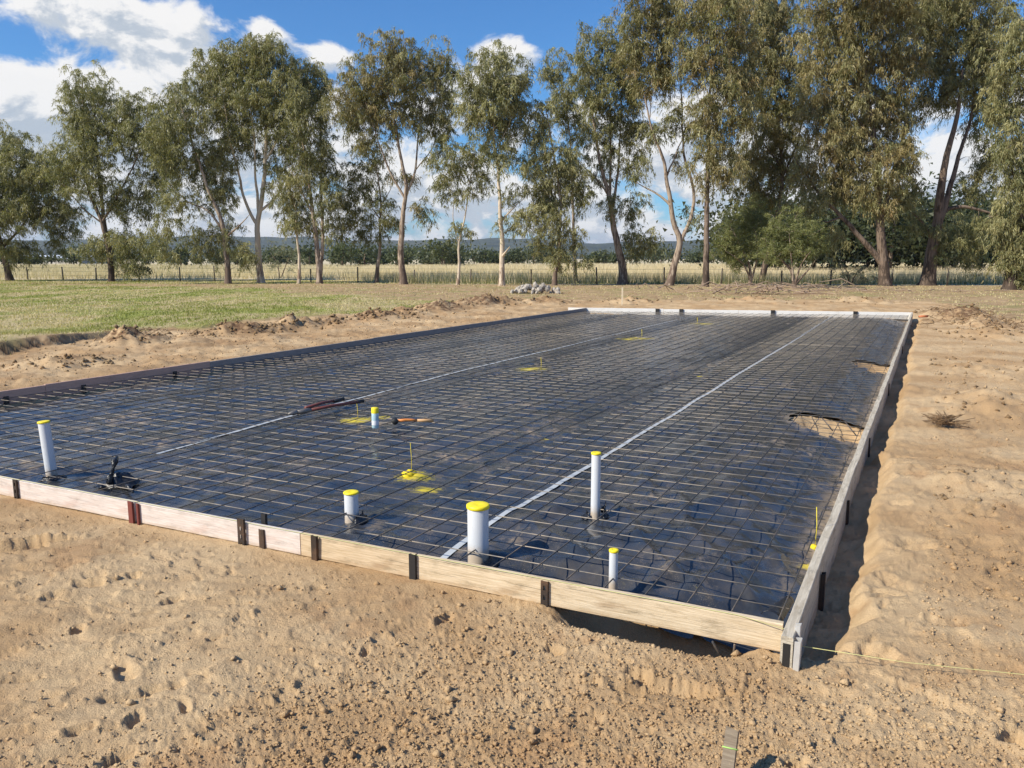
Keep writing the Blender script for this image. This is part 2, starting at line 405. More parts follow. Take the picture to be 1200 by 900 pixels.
    # bed under the sheet
    ins = sst(np.minimum.reduce([t, SW - t, s, sf - s]), -.02, .06)
    inside = (ins > 0)
    if inside.any():
        pz = plastic_z(s[inside], t[inside]) - .030
        hf = hole_field(s[inside], t[inside])
        pz = pz - .07 * sst(hf, -.1, .35) + .030 * sst(hf, -.1, .02) * (1 - sst(hf, .05, .3))
        pz = pz - .16 * (1 - sst(s[inside], .1, .34)) * (1 - sst(t[inside], .95, 1.25))
        z[inside] = np.minimum(z[inside], .5) * (1 - ins[inside]) + pz * ins[inside]
    c_ = at(10, 418, .1); z = z - .10 * np.exp(-((x - c_[0] + .3) / 1.3) ** 2 - ((y - c_[1]) / .5) ** 2)
    out = z * sand + z_out * (1 - sand)
    return out
def field_edge(X): return 49.6 + 12.5 * sst(-X, 5, 16) - .06 * np.clip(X, 0, 40)
def make_ground():
    ang = np.concatenate([np.linspace(-180, -60, 26)[:-1], np.linspace(-60, -37, 46)[:-1], np.linspace(-37, 37, 640)[:-1], np.linspace(37, 60, 90)[:-1], np.linspace(60, 180, 26)[:-1]])
    rad = [.02, .5, 1.0, 1.4, 1.7]
    rr = 1.95
    while rr < 9000:
        rad.append(rr)
        rr *= 1.0048 if rr < 8 else 1.007 if rr < 30 else 1.016 if rr < 70 else 1.07
    rad = np.array(rad); na, nr_ = len(ang), len(rad)
    a = np.radians(ang)[None, :]; R = rad[:, None]
    X = (R * np.sin(a)).ravel(); Y = (R * np.cos(a)).ravel()
    Z = ground_z(X, Y)
    idx = np.arange(na * nr_).reshape(nr_, na); i2 = np.roll(idx, -1, axis=1)
    Q = np.stack([idx[:-1], idx[1:], i2[1:], i2[:-1]], -1).reshape(-1, 4)[:, ::-1]
    # region masks: sand, green lawn, tall field
    sd = poly_sd(X, Y, SAND_POLY); nz = fbm(X, Y, .8, 3, 71); nz2 = fbm(X, Y, .35, 4, 111)
    sand = sst(sd + .25 * nz + .2 * fbm(X, Y, 3, 3, 113), -.12, .12)
    ld = poly_sd(X, Y, LAWN_POLY)
    lawn = sst(ld + .8 * nz2, -.5, .6)
    field = sst(Y - field_edge(X) + 1.0 * nz2, -.6, .8)
    strip = sst(Y - (50 + .0 * X) + 1.2 * nz2 - np.clip(-X - 5, 0, 40) * .14, -.6, .8) * (1 - field)
    lawn = np.clip(lawn * (1 - strip * 0) + strip * .85, 0, 1)
    damp_shade = np.zeros(len(X))
    for (mx, my, rx, ry, h) in MOUNDS[:12] + MOUNDS[15:17]:
        damp_shade = np.maximum(damp_shade, (1.0 if h > .21 else .6) - sst(np.hypot((X - mx) / rx, (Y - my) / ry), .5, 1.1))
    c_ = at(5, 415, .1); damp_shade = np.maximum(damp_shade, (1 - sst(np.abs(sd + .25 * nz), .05, .22)) * np.exp(-((X - c_[0] + .6) / 1.5) ** 4) * (Y > 9))  # cut bank: dark soil, with the overhang's shade put into the colour
    s_, t_ = to_st(X, Y); damp_shade = np.maximum(damp_shade, .38 * sst(t_, SW + .3, SW + 1.5) * sst(fbm(X, Y, 1.2, 4, 115), -.2, .4))
    C = np.stack([sand, lawn, field, damp_shade], -1)
    me = mesh_np('ground', np.stack([X, Y, Z], -1), Q, 4, smooth=True, attrs={'zones': C})
    return me

# ------------------------------------------------------------------ materials
def mat(name):
    m = bpy.data.materials.new(name); m.use_nodes = True; m.node_tree.nodes.clear()
    return m, G(m.node_tree)
def finish(m, k, color, rough=.7, bump=None, bump_d=.01, spec=.5, metal=0.0, rough_in=None, normal=None):
    b = k.n('ShaderNodeBsdfPrincipled'); k.put(b.inputs['Base Color'], color)
    k.put(b.inputs['Roughness'], rough_in if rough_in is not None else rough)
    b.inputs['Specular IOR Level'].default_value = spec; b.inputs['Metallic'].default_value = metal
    if bump is not None:
        bn = k.n('ShaderNodeBump'); bn.inputs['Strength'].default_value = 1.0; bn.inputs['Distance'].default_value = bump_d
        k.put(bn.inputs['Height'], bump); k.nt.links.new(bn.outputs[0], b.inputs['Normal'])
    o = k.n('ShaderNodeOutputMaterial'); k.nt.links.new(b.outputs[0], o.inputs[0])
    return b
def simple(name, c, rough=.6, spec=.5, metal=0.0, var=.15, scale=20, bump_d=.0):
    m, k = mat(name); tcn = k.n('ShaderNodeTexCoord').outputs['Object']
    nz = k.noise(tcn, scale, 4)
    cc = k.mix(nz, tuple(v * (1 - var) for v in c), tuple(min(1, v * (1 + var)) for v in c))
    finish(m, k, cc, rough, nz if bump_d else None, bump_d, spec, metal)
    return m
def sand_color(k, pos):
    n1 = k.noise(pos, .9, 5, .6); n2 = k.noise(pos, 14, 5, .6); n3 = k.noise(pos, 120, 3, .6)
    c = k.mix(k.ss(n1, .38, .62), (.435, .285, .148), (.58, .425, .25))
    c = k.mix(k.ss(k.noise(k.map(pos, loc=(9, 4, 0)), 1.7, 5, .62), .56, .66, 0, .7), c, (.40, .245, .125))
    c = k.mix(k.ss(n2, .35, .7, .0, .30), c, (.40, .26, .145))
    c = k.mix(k.ss(n3, .3, .75, .0, .28), c, (.34, .225, .13))
    return c
def m_ground():
    m, k = mat('ground_earth')
    geo = k.n('ShaderNodeNewGeometry').outputs['Position']
    at_ = k.n('ShaderNodeAttribute'); at_.attribute_name = 'zones'
    sc = k.n('ShaderNodeSeparateColor'); k.nt.links.new(at_.outputs['Color'], sc.inputs[0])
    sand, lawn, field = sc.outputs[0], sc.outputs[1], sc.outputs[2]; damp_shade = at_.outputs['Alpha']
    c_sand = sand_color(k, geo)
    c_sand = k.mix(k.m('MULTIPLY', damp_shade, k.ss(k.noise(geo, 7, 4), .3, .6)), c_sand, (.15, .088, .05))
    n_l = k.noise(k.map(geo, (1, .45, 1)), .55, 5, .6); n_f = k.noise(geo, 9, 5, .65)
    green = k.mix(k.ss(n_f, .3, .7), (.175, .21, .04), (.31, .32, .085))
    straw = k.mix(n_f, (.36, .285, .145), (.50, .41, .24))
    c_lawn = k.mix(k.ss(n_l, .42, .56), green, straw)
    c_lit = k.mix(k.ss(k.noise(geo, 3.5, 6, .7), .35, .65), (.26, .17, .095), (.47, .34, .195))
    c_lit = k.mix(k.ss(k.noise(geo, .5, 4, .6), .50, .62, 0, .55), c_lit, (.24, .24, .085))
    c_field = k.mix(k.noise(k.map(geo, (.25, .04, 1)), 1.0, 4), (.50, .42, .27), (.62, .54, .37))
    c_out = k.mix(lawn, c_lit, c_lawn); c_out = k.mix(field, c_out, c_field)
    c = k.mix(sand, c_out, c_sand)
    b1 = k.noise(geo, 240, 3, .7); b2 = k.noise(geo, 85, 4, .7)
    h = k.m('ADD', k.m('MULTIPLY', b1, .5), b2)
    finish(m, k, c, .95, h, .008, .15)
    return m
def m_sand(name, mul=1.0):
    m, k = mat(name); geo = k.n('ShaderNodeNewGeometry').outputs['Position']
    c = k.mix(1.0, sand_color(k, geo), (mul, mul, mul), 'MULTIPLY')
    finish(m, k, c, .95, k.noise(geo, 150, 3), .006, .15)
    return m
M = {}
M['ground'] = m_ground()
M['clod'] = m_sand('sand_clod', .95)
M['soil'] = m_sand('soil_clod', .52)
def m_plastic():
    m, k = mat('black_polythene')
    geo = k.n('ShaderNodeNewGeometry').outputs['Position']
    n1 = k.noise(geo, 1.1, 5, .65); n2 = k.noise(geo, 9, 5, .7); n3 = k.noise(geo, 160, 3, .7)
    dust = k.m('MULTIPLY', k.ss(n1, .47, .70), k.ss(n2, .45, .68))
    grains = k.m('MULTIPLY', k.ss(k.noise(geo, 2.3, 4, .6), .42, .68), k.ss(n3, .58, .70))
    film = k.ss(k.noise(geo, 3.0, 5, .6), .40, .75, .0, .15)
    f = k.m('MAXIMUM', k.m('MULTIPLY', dust, .85), k.m('MULTIPLY', grains, .8)); f = k.m('MAXIMUM', f, film, clamp=True)
    attr = k.n('ShaderNodeAttribute'); attr.attribute_name = 'spray'
    attr2 = k.n('ShaderNodeAttribute'); attr2.attribute_name = 'soil'
    f = k.m('MAXIMUM', f, k.m('MULTIPLY', attr2.outputs['Fac'], k.ss(n2, .30, .62)), clamp=True)
    c = k.mix(f, (.030, .036, .046), (.42, .32, .21))
    sp = k.ss(k.m('ADD', attr.outputs['Fac'], k.m('MULTIPLY', k.m('SUBTRACT', k.noise(geo, 30, 5, .7), .5), 1.5)), .16, .80)
    c = k.mix(k.m('MULTIPLY', sp, .72), c, (.78, .62, .02))
    rough = k.m('ADD', k.m('MULTIPLY', k.m('MAXIMUM', f, sp), .45), k.ss(n2, .3, .7, .14, .25), clamp=True)
    cre = k.n('ShaderNodeTexNoise'); cre.noise_type = 'RIDGED_MULTIFRACTAL'
    k.put(cre.inputs['Vector'], k.map(geo, (1, 1, 0))); cre.inputs['Scale'].default_value = 5.5; cre.inputs['Detail'].default_value = 3
    h = k.m('ADD', k.m('MULTIPLY', cre.outputs[0], .35), k.m('MULTIPLY', k.noise(geo, 28, 3), .5))
    finish(m, k, c, rough_in=rough, bump=h, bump_d=.0035, spec=.7)
    return m
M['plastic'] = m_plastic()
def m_wood(name, c1, c2, stain=(.2, .16, .12), wear=.3, rough=.75):
    m, k = mat(name); ob = k.n('ShaderNodeTexCoord').outputs['Object']
    grain = k.noise(k.map(ob, (1.2, 14, 26)), 5, 6, .65, dist=.6); n = k.noise(k.map(ob, (1, 3, 3)), 3.2, 5, .6)
    c = k.mix(k.ss(grain, .3, .7), c1, c2)
    c = k.mix(k.ss(n, .55, .72, 0, wear), c, stain)
    c = k.mix(k.ss(k.noise(ob, 70, 4, .7), .6, .75, 0, wear), c, (.45, .33, .2))
    blot = k.m('MULTIPLY', k.ss(k.noise(k.map(ob, (2.2, 6, 9)), 2.6, 6, .7), .50, .68), wear)
    c = k.mix(blot, c, tuple(v * .55 for v in c1))
    low = k.ss(k.m('ADD', k.sep(ob)[2], k.m('MULTIPLY', k.noise(ob, 22, 5, .7), .05)), .02, .055, wear, 0)
    c = k.mix(low, c, (.43, .30, .17))
    crack = k.ss(k.noise(k.map(ob, (.8, 30, 60)), 3, 3, .6), .66, .72, 0, wear)
    c = k.mix(crack, c, tuple(v * .35 for v in c1))
    finish(m, k, c, rough, k.m('SUBTRACT', grain, k.m('MULTIPLY', crack, .6)), .003, .3)
    return m
M['pink'] = m_wood('worn_pale_paint', (.56, .47, .415), (.70, .635, .585), (.50, .33, .26), .45)
M['ply'] = m_wood('raw_timber', (.50, .39, .25), (.68, .56, .40), (.34, .23, .13), .65)
M['ply2'] = m_wood('raw_timber_pale', (.48, .36, .22), (.64, .51, .35), (.32, .21, .12), .65)
M['grey'] = m_wood('weathered_form', (.40, .35, .27), (.58, .52, .42), (.26, .20, .13), .75)
M['brown'] = m_wood('brown_form_ply', (.50, .31, .24), (.60, .40, .31), (.22, .15, .10), .3)
M['dark'] = m_wood('dark_form_ply', (.25, .22, .205), (.34, .305, .285), (.2, .16, .11), .25)
M['white'] = m_wood('white_form', (.68, .66, .62), (.80, .79, .76), (.5, .46, .4), .25)
def m_steel(name, base, rust, amt):
    m, k = mat(name); ob = k.n('ShaderNodeNewGeometry').outputs['Position']
    n = k.noise(ob, 6, 5, .65)
    c = k.mix(k.ss(n, .5 - amt, .72 - amt), base, rust)
    finish(m, k, c, .62, k.noise(ob, 300, 2), .0008, .4, .25)
    return m
M['bar'] = m_steel('dusty_lit_rebar', (.20, .185, .17), (.38, .32, .25), .08)  # cross mesh bars: their sunlit look put into the colour, with dust
M['bar2'] = m_steel('dark_rebar', (.06, .06, .063), (.19, .15, .12), .04)  # long mesh bars: same steel, with their shade put into the colour
M['peg'] = m_steel('rusty_peg', (.045, .034, .028), (.13, .075, .045), .05)
M['pegred'] = simple('red_oxide_peg', (.17, .045, .035), .7, .3)
M['pegblack'] = simple('black_peg', (.018, .017, .017), .6)
M['galv'] = simple('pale_steel_peg', (.52, .51, .49), .55, .5, .3)
def m_pvc():
    m, k = mat('white_pvc'); ob = k.n('ShaderNodeTexCoord').outputs['Object']; z = k.sep(ob)[2]
    n = k.noise(k.map(ob, (1, 1, .25)), 26, 5, .7); c = k.mix(n, (.53, .55, .58), (.62, .64, .66))
    c = k.mix(k.ss(k.noise(k.map(ob, (6, 6, 1)), 18, 4, .7), .60, .72, 0, .45), c, (.38, .34, .29))
    c = k.mix(k.ss(k.m('ADD', z, k.m('MULTIPLY', k.noise(ob, 30, 4, .7), .10)), .17, .26, .75, 0), c, (.42, .31, .19))
    finish(m, k, c, .38, n, .0006, .5); return m
M['pvc'] = m_pvc()
M['yellow'] = simple('yellow_tape', (.85, .70, .02), .45, .5, 0, .12, 40)
M['yellowdull'] = simple('yellow_sprayed', (.74, .58, .03), .8, .3, 0, .25, 60, .004)
M['tape'] = simple('silver_tape', (.44, .47, .50), .45, .5, 0, .2, 14)
M['string'] = simple('yellow_string', (.58, .56, .24), .8)
M['wire'] = simple('fence_wire', (.12, .11, .10), .6, .5, .4)
M['black'] = simple('black_rubber_and_shade', (.018, .018, .018), .55)  # also fills the hollow beam end as its painted shade
M['flap'] = simple('black_plastic_fold', (.014, .015, .019), .32, .55, 0, .3, 30, .01)
M['canblue'] = simple('can_print', (.42, .60, .72), .35, .5, .0, .55, 45)
M['canwhite'] = simple('can_white', (.72, .75, .78), .3)
M['handle'] = simple('hickory_handle', (.55, .33, .15), .55)
M['orange'] = simple('orange_grip', (.62, .22, .05), .5)
M['redpaint'] = simple('worn_red_handle', (.16, .045, .035), .5)
M['steelgrey'] = simple('tool_steel', (.22, .20, .18), .45, .5, .5)
M['stake'] = m_wood('grey_stake', (.17, .13, .09), (.27, .22, .16), (.06, .04, .03), .6)
M['stakepale'] = m_wood('pale_stake', (.62, .52, .37), (.72, .62, .46))
M['post'] = m_wood('fence_post', (.085, .07, .055), (.14, .12, .095))
M['rock'] = simple('pale_rock', (.40, .36, .31), .9, .2, 0, .35, 5, .02)
M['twig'] = simple('dead_wood', (.34, .25, .18), .85, .2, 0, .35, 8)
M['weed'] = simple('dry_weed', (.23, .15, .085), .9, .2, 0, .4, 8)
M['terracotta'] = simple('orange_pipe', (.50, .17, .07), .6)
M['shedroof'] = simple('shed_roof', (.55, .60, .68), .5, .5, .0, .1, .4)
M['shedwall'] = simple('shed_wall', (.55, .52, .48), .8, .3, 0, .1, .4)
def m_leaf(name, a, b, brown):
    m, k = mat(name)
    at_ = k.n('ShaderNodeAttribute'); at_.attribute_name = 'tint'
    sc = k.n('ShaderNodeSeparateColor'); k.nt.links.new(at_.outputs['Color'], sc.inputs[0])
    c = k.mix(sc.outputs[0], a, b); c = k.mix(sc.outputs[1], c, brown)
    bs = k.n('ShaderNodeBsdfPrincipled'); k.put(bs.inputs['Base Color'], c); bs.inputs['Roughness'].default_value = .5; bs.inputs['Specular IOR Level'].default_value = .4
    tr = k.n('ShaderNodeBsdfTranslucent'); k.put(tr.inputs[0], k.mix(1.0, c, (1.2, 1.25, .6), 'MULTIPLY'))
    ms = k.n('ShaderNodeMixShader'); ms.inputs[0].default_value = .28
    k.nt.links.new(bs.outputs[0], ms.inputs[1]); k.nt.links.new(tr.outputs[0], ms.inputs[2])
    o = k.n('ShaderNodeOutputMaterial'); k.nt.links.new(ms.outputs[0], o.inputs[0])
    return m
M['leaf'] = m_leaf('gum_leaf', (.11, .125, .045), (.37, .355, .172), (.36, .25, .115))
M['leafbush'] = m_leaf('bush_leaf', (.105, .13, .045), (.25, .265, .10), (.30, .25, .10))
M['leafsilver'] = m_leaf('grey_leaf', (.15, .165, .11), (.26, .27, .19), (.28, .24, .15))
M['leafdark'] = m_leaf('far_leaf', (.035, .050, .022), (.085, .105, .045), (.12, .11, .05))
M['grass'] = m_leaf('lawn_blade', (.19, .225, .045), (.36, .37, .11), (.56, .47, .27))
M['straw'] = m_leaf('straw_blade', (.58, .47, .31), (.76, .65, .47), (.11, .135, .04))  # last colour: dark green undergrowth with tree shade painted in
def m_bark(name, pale, dark, amt):
    m, k = mat(name); geo = k.n('ShaderNodeNewGeometry').outputs['Position']
    st_ = k.noise(k.map(geo, (5, 5, .8)), 2.0, 5, .65); n = k.noise(geo, 1.3, 4, .6)
    hgt = k.sep(geo)[2]
    f = k.m('ADD', k.ss(st_, .35, .65, -.25, .25), k.m('ADD', n, k.ss(hgt, .3, 2.2, .25, -.05)))
    c = k.mix(k.ss(f, .55 - amt, .80 - amt), pale, dark)
    finish(m, k, c, .85, st_, .03, .2)
    return m
M['bark'] = m_bark('gum_bark', (.38, .305, .235), (.145, .105, .08), .12)
M['barkpale'] = m_bark('pale_gum_bark', (.56, .47, .36), (.27, .195, .14), -.04)
M['barkdark'] = m_bark('dark_gum_bark', (.20, .15, .115), (.075, .055, .042), .12)

# ------------------------------------------------------------------ the ground sheet
ground = link('ground', make_ground(), M['ground']); tag(ground, kind='structure')
def gz(x, y): return float(ground_z(np.array([x]), np.array([y]))[0])

# ------------------------------------------------------------------ hills on the skyline
def make_hills():
    na, nd = 260, 26
    a = np.radians(np.linspace(-80, 80, na)); d = np.linspace(2300, 5200, nd)
    X = d[:, None] * np.sin(a)[None]; Y = d[:, None] * np.cos(a)[None]
    k = (d - 2300) / 2900
    ridge = 92 + 14 * fbm(a * 6, a * 0 + 3, 1.3, 4, 5) + 10 * fbm(a * 30, a * 0, 1.0, 3, 6)
    prof = sst(k, 0, .62)[:, None]
    Z = -14 + (ridge[None] + 14) * prof + 12 * fbm(X, Y, .0022, 4, 7) * sst(k, .05, .3)[:, None] + 5 * fbm(X, Y, .012, 3, 8) * prof
    idx = np.arange(na * nd).reshape(nd, na)
    Q = np.stack([idx[:-1, :-1], idx[:-1, 1:], idx[1:, 1:], idx[1:, :-1]], -1).reshape(-1, 4)[:, ::-1]
    m, kk = mat('wooded_hill'); geo = kk.n('ShaderNodeNewGeometry').outputs['Position']
    n = kk.noise(geo, .012, 6, .7); n2 = kk.noise(geo, .0028, 4, .6)
    c = kk.mix(kk.ss(n, .3, .7), (.018, .028, .017), (.085, .098, .055)); c = kk.mix(kk.ss(n2, .56, .68, 0, .6), c, (.15, .135, .075))
    finish(m, kk, c, .95, n, 18.0, .1)
    return link('hills', mesh_np('hills', np.stack([X, Y, Z], -1).reshape(-1, 3), Q, 4, True), m)
tag(make_hills(), kind='structure')

# ------------------------------------------------------------------ foliage and trees
def leaves_mesh(P, D, L, Wd, tint, name):
    """narrow pointed leaves: root P, direction D, length L, width Wd"""
    n = len(P); side = RNG.normal(size=(n, 3)); side -= (side * D).sum(1)[:, None] * D; side /= np.linalg.norm(side, axis=1)[:, None] + 1e-9
    V = np.empty((n, 3, 3)); V[:, 0] = P - side * (Wd * .5)[:, None]; V[:, 1] = P + side * (Wd * .5)[:, None]; V[:, 2] = P + D * L[:, None]
    return mesh_np(name, V.reshape(-1, 3), np.arange(3 * n).reshape(n, 3), 3, False, {'tint': np.repeat(tint, 3, axis=0)})
class Skel:
    def __init__(s): s.p = np.zeros((6000, 3)); s.n = 0; s.par = []; s.chains = []
    def add(s, p, par): s.p[s.n] = p; s.par.append(par); s.n += 1; return s.n - 1
def smooth_path(pts, step):
    pts = [np.array(p, float) for p in pts]; out = []
    for i in range(len(pts) - 1):
        p0 = pts[max(i - 1, 0)]; p1 = pts[i]; p2 = pts[i + 1]; p3 = pts[min(i + 2, len(pts) - 1)]
        k = max(2, int(np.linalg.norm(p2 - p1) / step))
        for j in range(k):
            u = j / k
            out.append(.5 * ((2 * p1) + (-p0 + p2) * u + (2 * p0 - 5 * p1 + 4 * p2 - p3) * u * u + (-p0 + 3 * p1 - 3 * p2 + p3) * u ** 3))
    out.append(pts[-1]); return out
def fast_tubes(chains, name, n_big=8, n_small=4):
    Vs = []; Fs = []; base = 0
    for pts, rad in chains:
        k = len(pts); n = n_big if rad[0] > .06 else n_small
        t = np.gradient(pts, axis=0); t /= np.linalg.norm(t, axis=1)[:, None] + 1e-9
        ref = np.array([.9, .3, .15]) if abs(t[0, 2]) > .6 else np.array([.1, .2, .95])
        u = np.cross(t, ref); u /= np.linalg.norm(u, axis=1)[:, None] + 1e-9; w = np.cross(t, u)
        a = np.arange(n) * 2 * math.pi / n
        ring = pts[:, None] + rad[:, None, None] * (np.cos(a)[None, :, None] * u[:, None] + np.sin(a)[None, :, None] * w[:, None])
        Vs.append(ring.reshape(-1, 3))
        idx = base + np.arange(k * n).reshape(k, n); i2 = np.roll(idx, -1, 1)
        Fs.append(np.stack([idx[:-1], i2[:-1], i2[1:], idx[1:]], -1).reshape(-1, 4)); base += k * n
    return mesh_np(name, np.concatenate(Vs), np.concatenate(Fs), 4, True)
def make_tree(name, label, cat, base, stems, lobes, r0, bark='bark', leaf='leaf', group=None, k_cl=7.5, n_leaf=85, brown=0.0, leaf_len=.225, droop=.95, seed=0, clump=.42, depth_k=.85, leaf_w=.20, ysh=3.2):
    """base: pixel of the trunk's foot; stems: polylines in pixels; lobes: (x, y, rx, ry[, density, brown]) in pixels at the tree's own distance"""
    global RNG
    keep = RNG; RNG = np.random.default_rng(1000 + seed); R = random.Random(seed)
    foot = at(base[0], base[1], 0.0); foot = at_depth(base[0], base[1], foot[1] + (ysh if foot[1] < 50 else 0)); Y = foot[1]; mpp = Y / F
    foot[2] = gz(foot[0], foot[1])
    sk = Skel(); stem_r = {}
    stem_chains = []
    for si, sp in enumerate(stems):
        ps = []
        dend = R.uniform(-1.2, 1.2)
        for i, (px, py) in enumerate(sp):
            f = i / max(1, len(sp) - 1)
            p = at_depth(px, py, Y + dend * f * f)
            ps.append(p)
        par = -1; r_st = r0
        if si > 0:
            d = np.linalg.norm(sk.p[:sk.n] - ps[0], axis=1); j = int(d.argmin())
            if d[j] < 1.6:
                off = sk.p[j] - ps[0]; ps = [p + off * (1 - i / len(ps)) for i, p in enumerate(ps)]; par = j; r_st = stem_r[j] * .72
            else: ps[0][2] = foot[2] - .15; r_st = r0 * .8
        else: ps[0] = foot - np.array([0, 0, .15])
        path = smooth_path(ps, .38)
        zig = np.cumsum(RNG.normal(size=(len(path), 3)) * .02, axis=0); zig -= np.linspace(0, 1, len(path))[:, None] * zig[-1]
        ids = []
        for i, p in enumerate(path):
            f = i / (len(path) - 1)
            rr = r_st * (1 - .86 * f ** .75)
            if si == 0 or par == -1: rr *= 1 + .55 * math.exp(-i * .38 / .35)
            q = p + zig[i]
            j = sk.add(q, par if i == 0 else ids[-1]); ids.append(j); stem_r[j] = rr
        stem_chains.append((np.array([sk.p[j] for j in ids]), np.array([stem_r[j] for j in ids])))
    # clump centres through the volume of the lobes
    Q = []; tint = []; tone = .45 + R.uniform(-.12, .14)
    for lb in lobes:
        px, py, rx, ry = lb[:4]; den = lb[4] if len(lb) > 4 else 1.0; br = (lb[5] if len(lb) > 5 else brown) * .68
        rx *= 1.12; ry *= 1.12; den = den ** .8; c = at_depth(px, py, Y); c[1] += R.uniform(-.5, .5) * rx * mpp
        n = max(5, int(k_cl * den * math.pi * rx * ry * mpp * mpp))
        v = RNG.normal(size=(n, 3)); v /= np.linalg.norm(v, axis=1)[:, None]; v *= (RNG.random(n) ** .42)[:, None]
        v *= (1 + .22 * RNG.normal(size=n))[:, None].clip(.5, 1.35)
        q = c + v * np.array([rx * mpp, rx * mpp * depth_k, ry * mpp])
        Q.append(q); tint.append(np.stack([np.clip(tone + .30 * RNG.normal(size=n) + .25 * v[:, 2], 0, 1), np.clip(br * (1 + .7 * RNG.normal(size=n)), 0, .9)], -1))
    Q = np.concatenate(Q); tint = np.concatenate(tint)
    ok = Q[:, 2] > foot[2] + .25; Q = Q[ok]; tint = tint[ok]
    d = np.array([np.linalg.norm(sk.p[:sk.n] - q, axis=1).min() for q in Q]); order = d.argsort()
    br_chains = []
    for oi in order:
        q = Q[oi]; P = sk.p[:sk.n]
        dv = q - P; dist = np.linalg.norm(dv, axis=1)
        cost = dist + .9 * np.maximum(0, P[:, 2] - q[2] + .35 * dist)
        j = int(cost.argmin()); p = P[j].copy(); D = dist[j]
        if D < .12: continue
        par = sk.par[j]; dirp = (p - sk.p[par]) if par >= 0 else np.array([0, 0, 1.]); dirp = dirp / (np.linalg.norm(dirp) + 1e-9)
        c1 = p + (dirp * .3 + np.array([0, 0, .28])) * D * .6 + RNG.normal(size=3) * .06 * D
        k = max(2, int(D / .4)); ids = [j]; pts = [p]
        for i in range(1, k + 1):
            u = i / k; b = (1 - u) ** 2 * p + 2 * u * (1 - u) * c1 + u * u * q
            if i < k: b = b + RNG.normal(size=3) * .03
            ids.append(sk.add(b, ids[-1])); pts.append(b)
            if sk.n > 5900: break
        if sk.n > 5900: break
        pr = stem_r.get(j, .03); r1 = min(pr * .62, .010 + .012 * D + .01)
        rad = np.linspace(max(r1, .009), .006, len(pts))
        for jj, rv in zip(ids[1:], rad[1:]): stem_r[jj] = rv
        br_chains.append((np.array(pts), rad))
    # leaves hanging in sprays around each clump centre
    nq = len(Q); n = nq * n_leaf
    ci = np.repeat(np.arange(nq), n_leaf); ntw = 7
    twd = RNG.normal(size=(nq, ntw, 3)) * np.array([1, 1, .75]) + np.array([0, 0, -.18]); twd /= np.linalg.norm(twd, axis=2)[:, :, None]
    twl = clump * RNG.uniform(.55, 1.5, size=(nq, ntw))
    ti = RNG.integers(0, ntw, n); f = RNG.random(n) ** .7
    td = twd[ci, ti]; tl = twl[ci, ti]
    pos = Q[ci] + td * (tl * f)[:, None]; pos[:, 2] -= droop * .85 * tl * f * f
    pos += RNG.normal(size=(n, 3)) * .055 * clump / .46
    D = td * .45 + RNG.normal(size=(n, 3)) * .48; D[:, 2] -= droop; D /= np.linalg.norm(D, axis=1)[:, None]
    L = leaf_len * RNG.uniform(.6, 1.25, n)
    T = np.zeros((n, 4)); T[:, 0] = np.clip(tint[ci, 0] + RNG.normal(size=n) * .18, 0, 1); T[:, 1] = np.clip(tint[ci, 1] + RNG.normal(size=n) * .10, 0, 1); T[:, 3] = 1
    keep_l = pos[:, 2] > foot[2] + .1
    root = empty(name, foot); tag(root, label, cat, group)
    off = -foot
    def sh(ch): return [(p + off, r) for p, r in ch]
    link('trunk', fast_tubes(sh(stem_chains + br_chains), 'trunk', 8, 3), M[bark], root)
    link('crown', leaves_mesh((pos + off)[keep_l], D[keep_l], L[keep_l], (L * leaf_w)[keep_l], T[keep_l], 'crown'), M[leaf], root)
    RNG = keep
    return root
TG = 'gum trees in the row along the paddock fence'
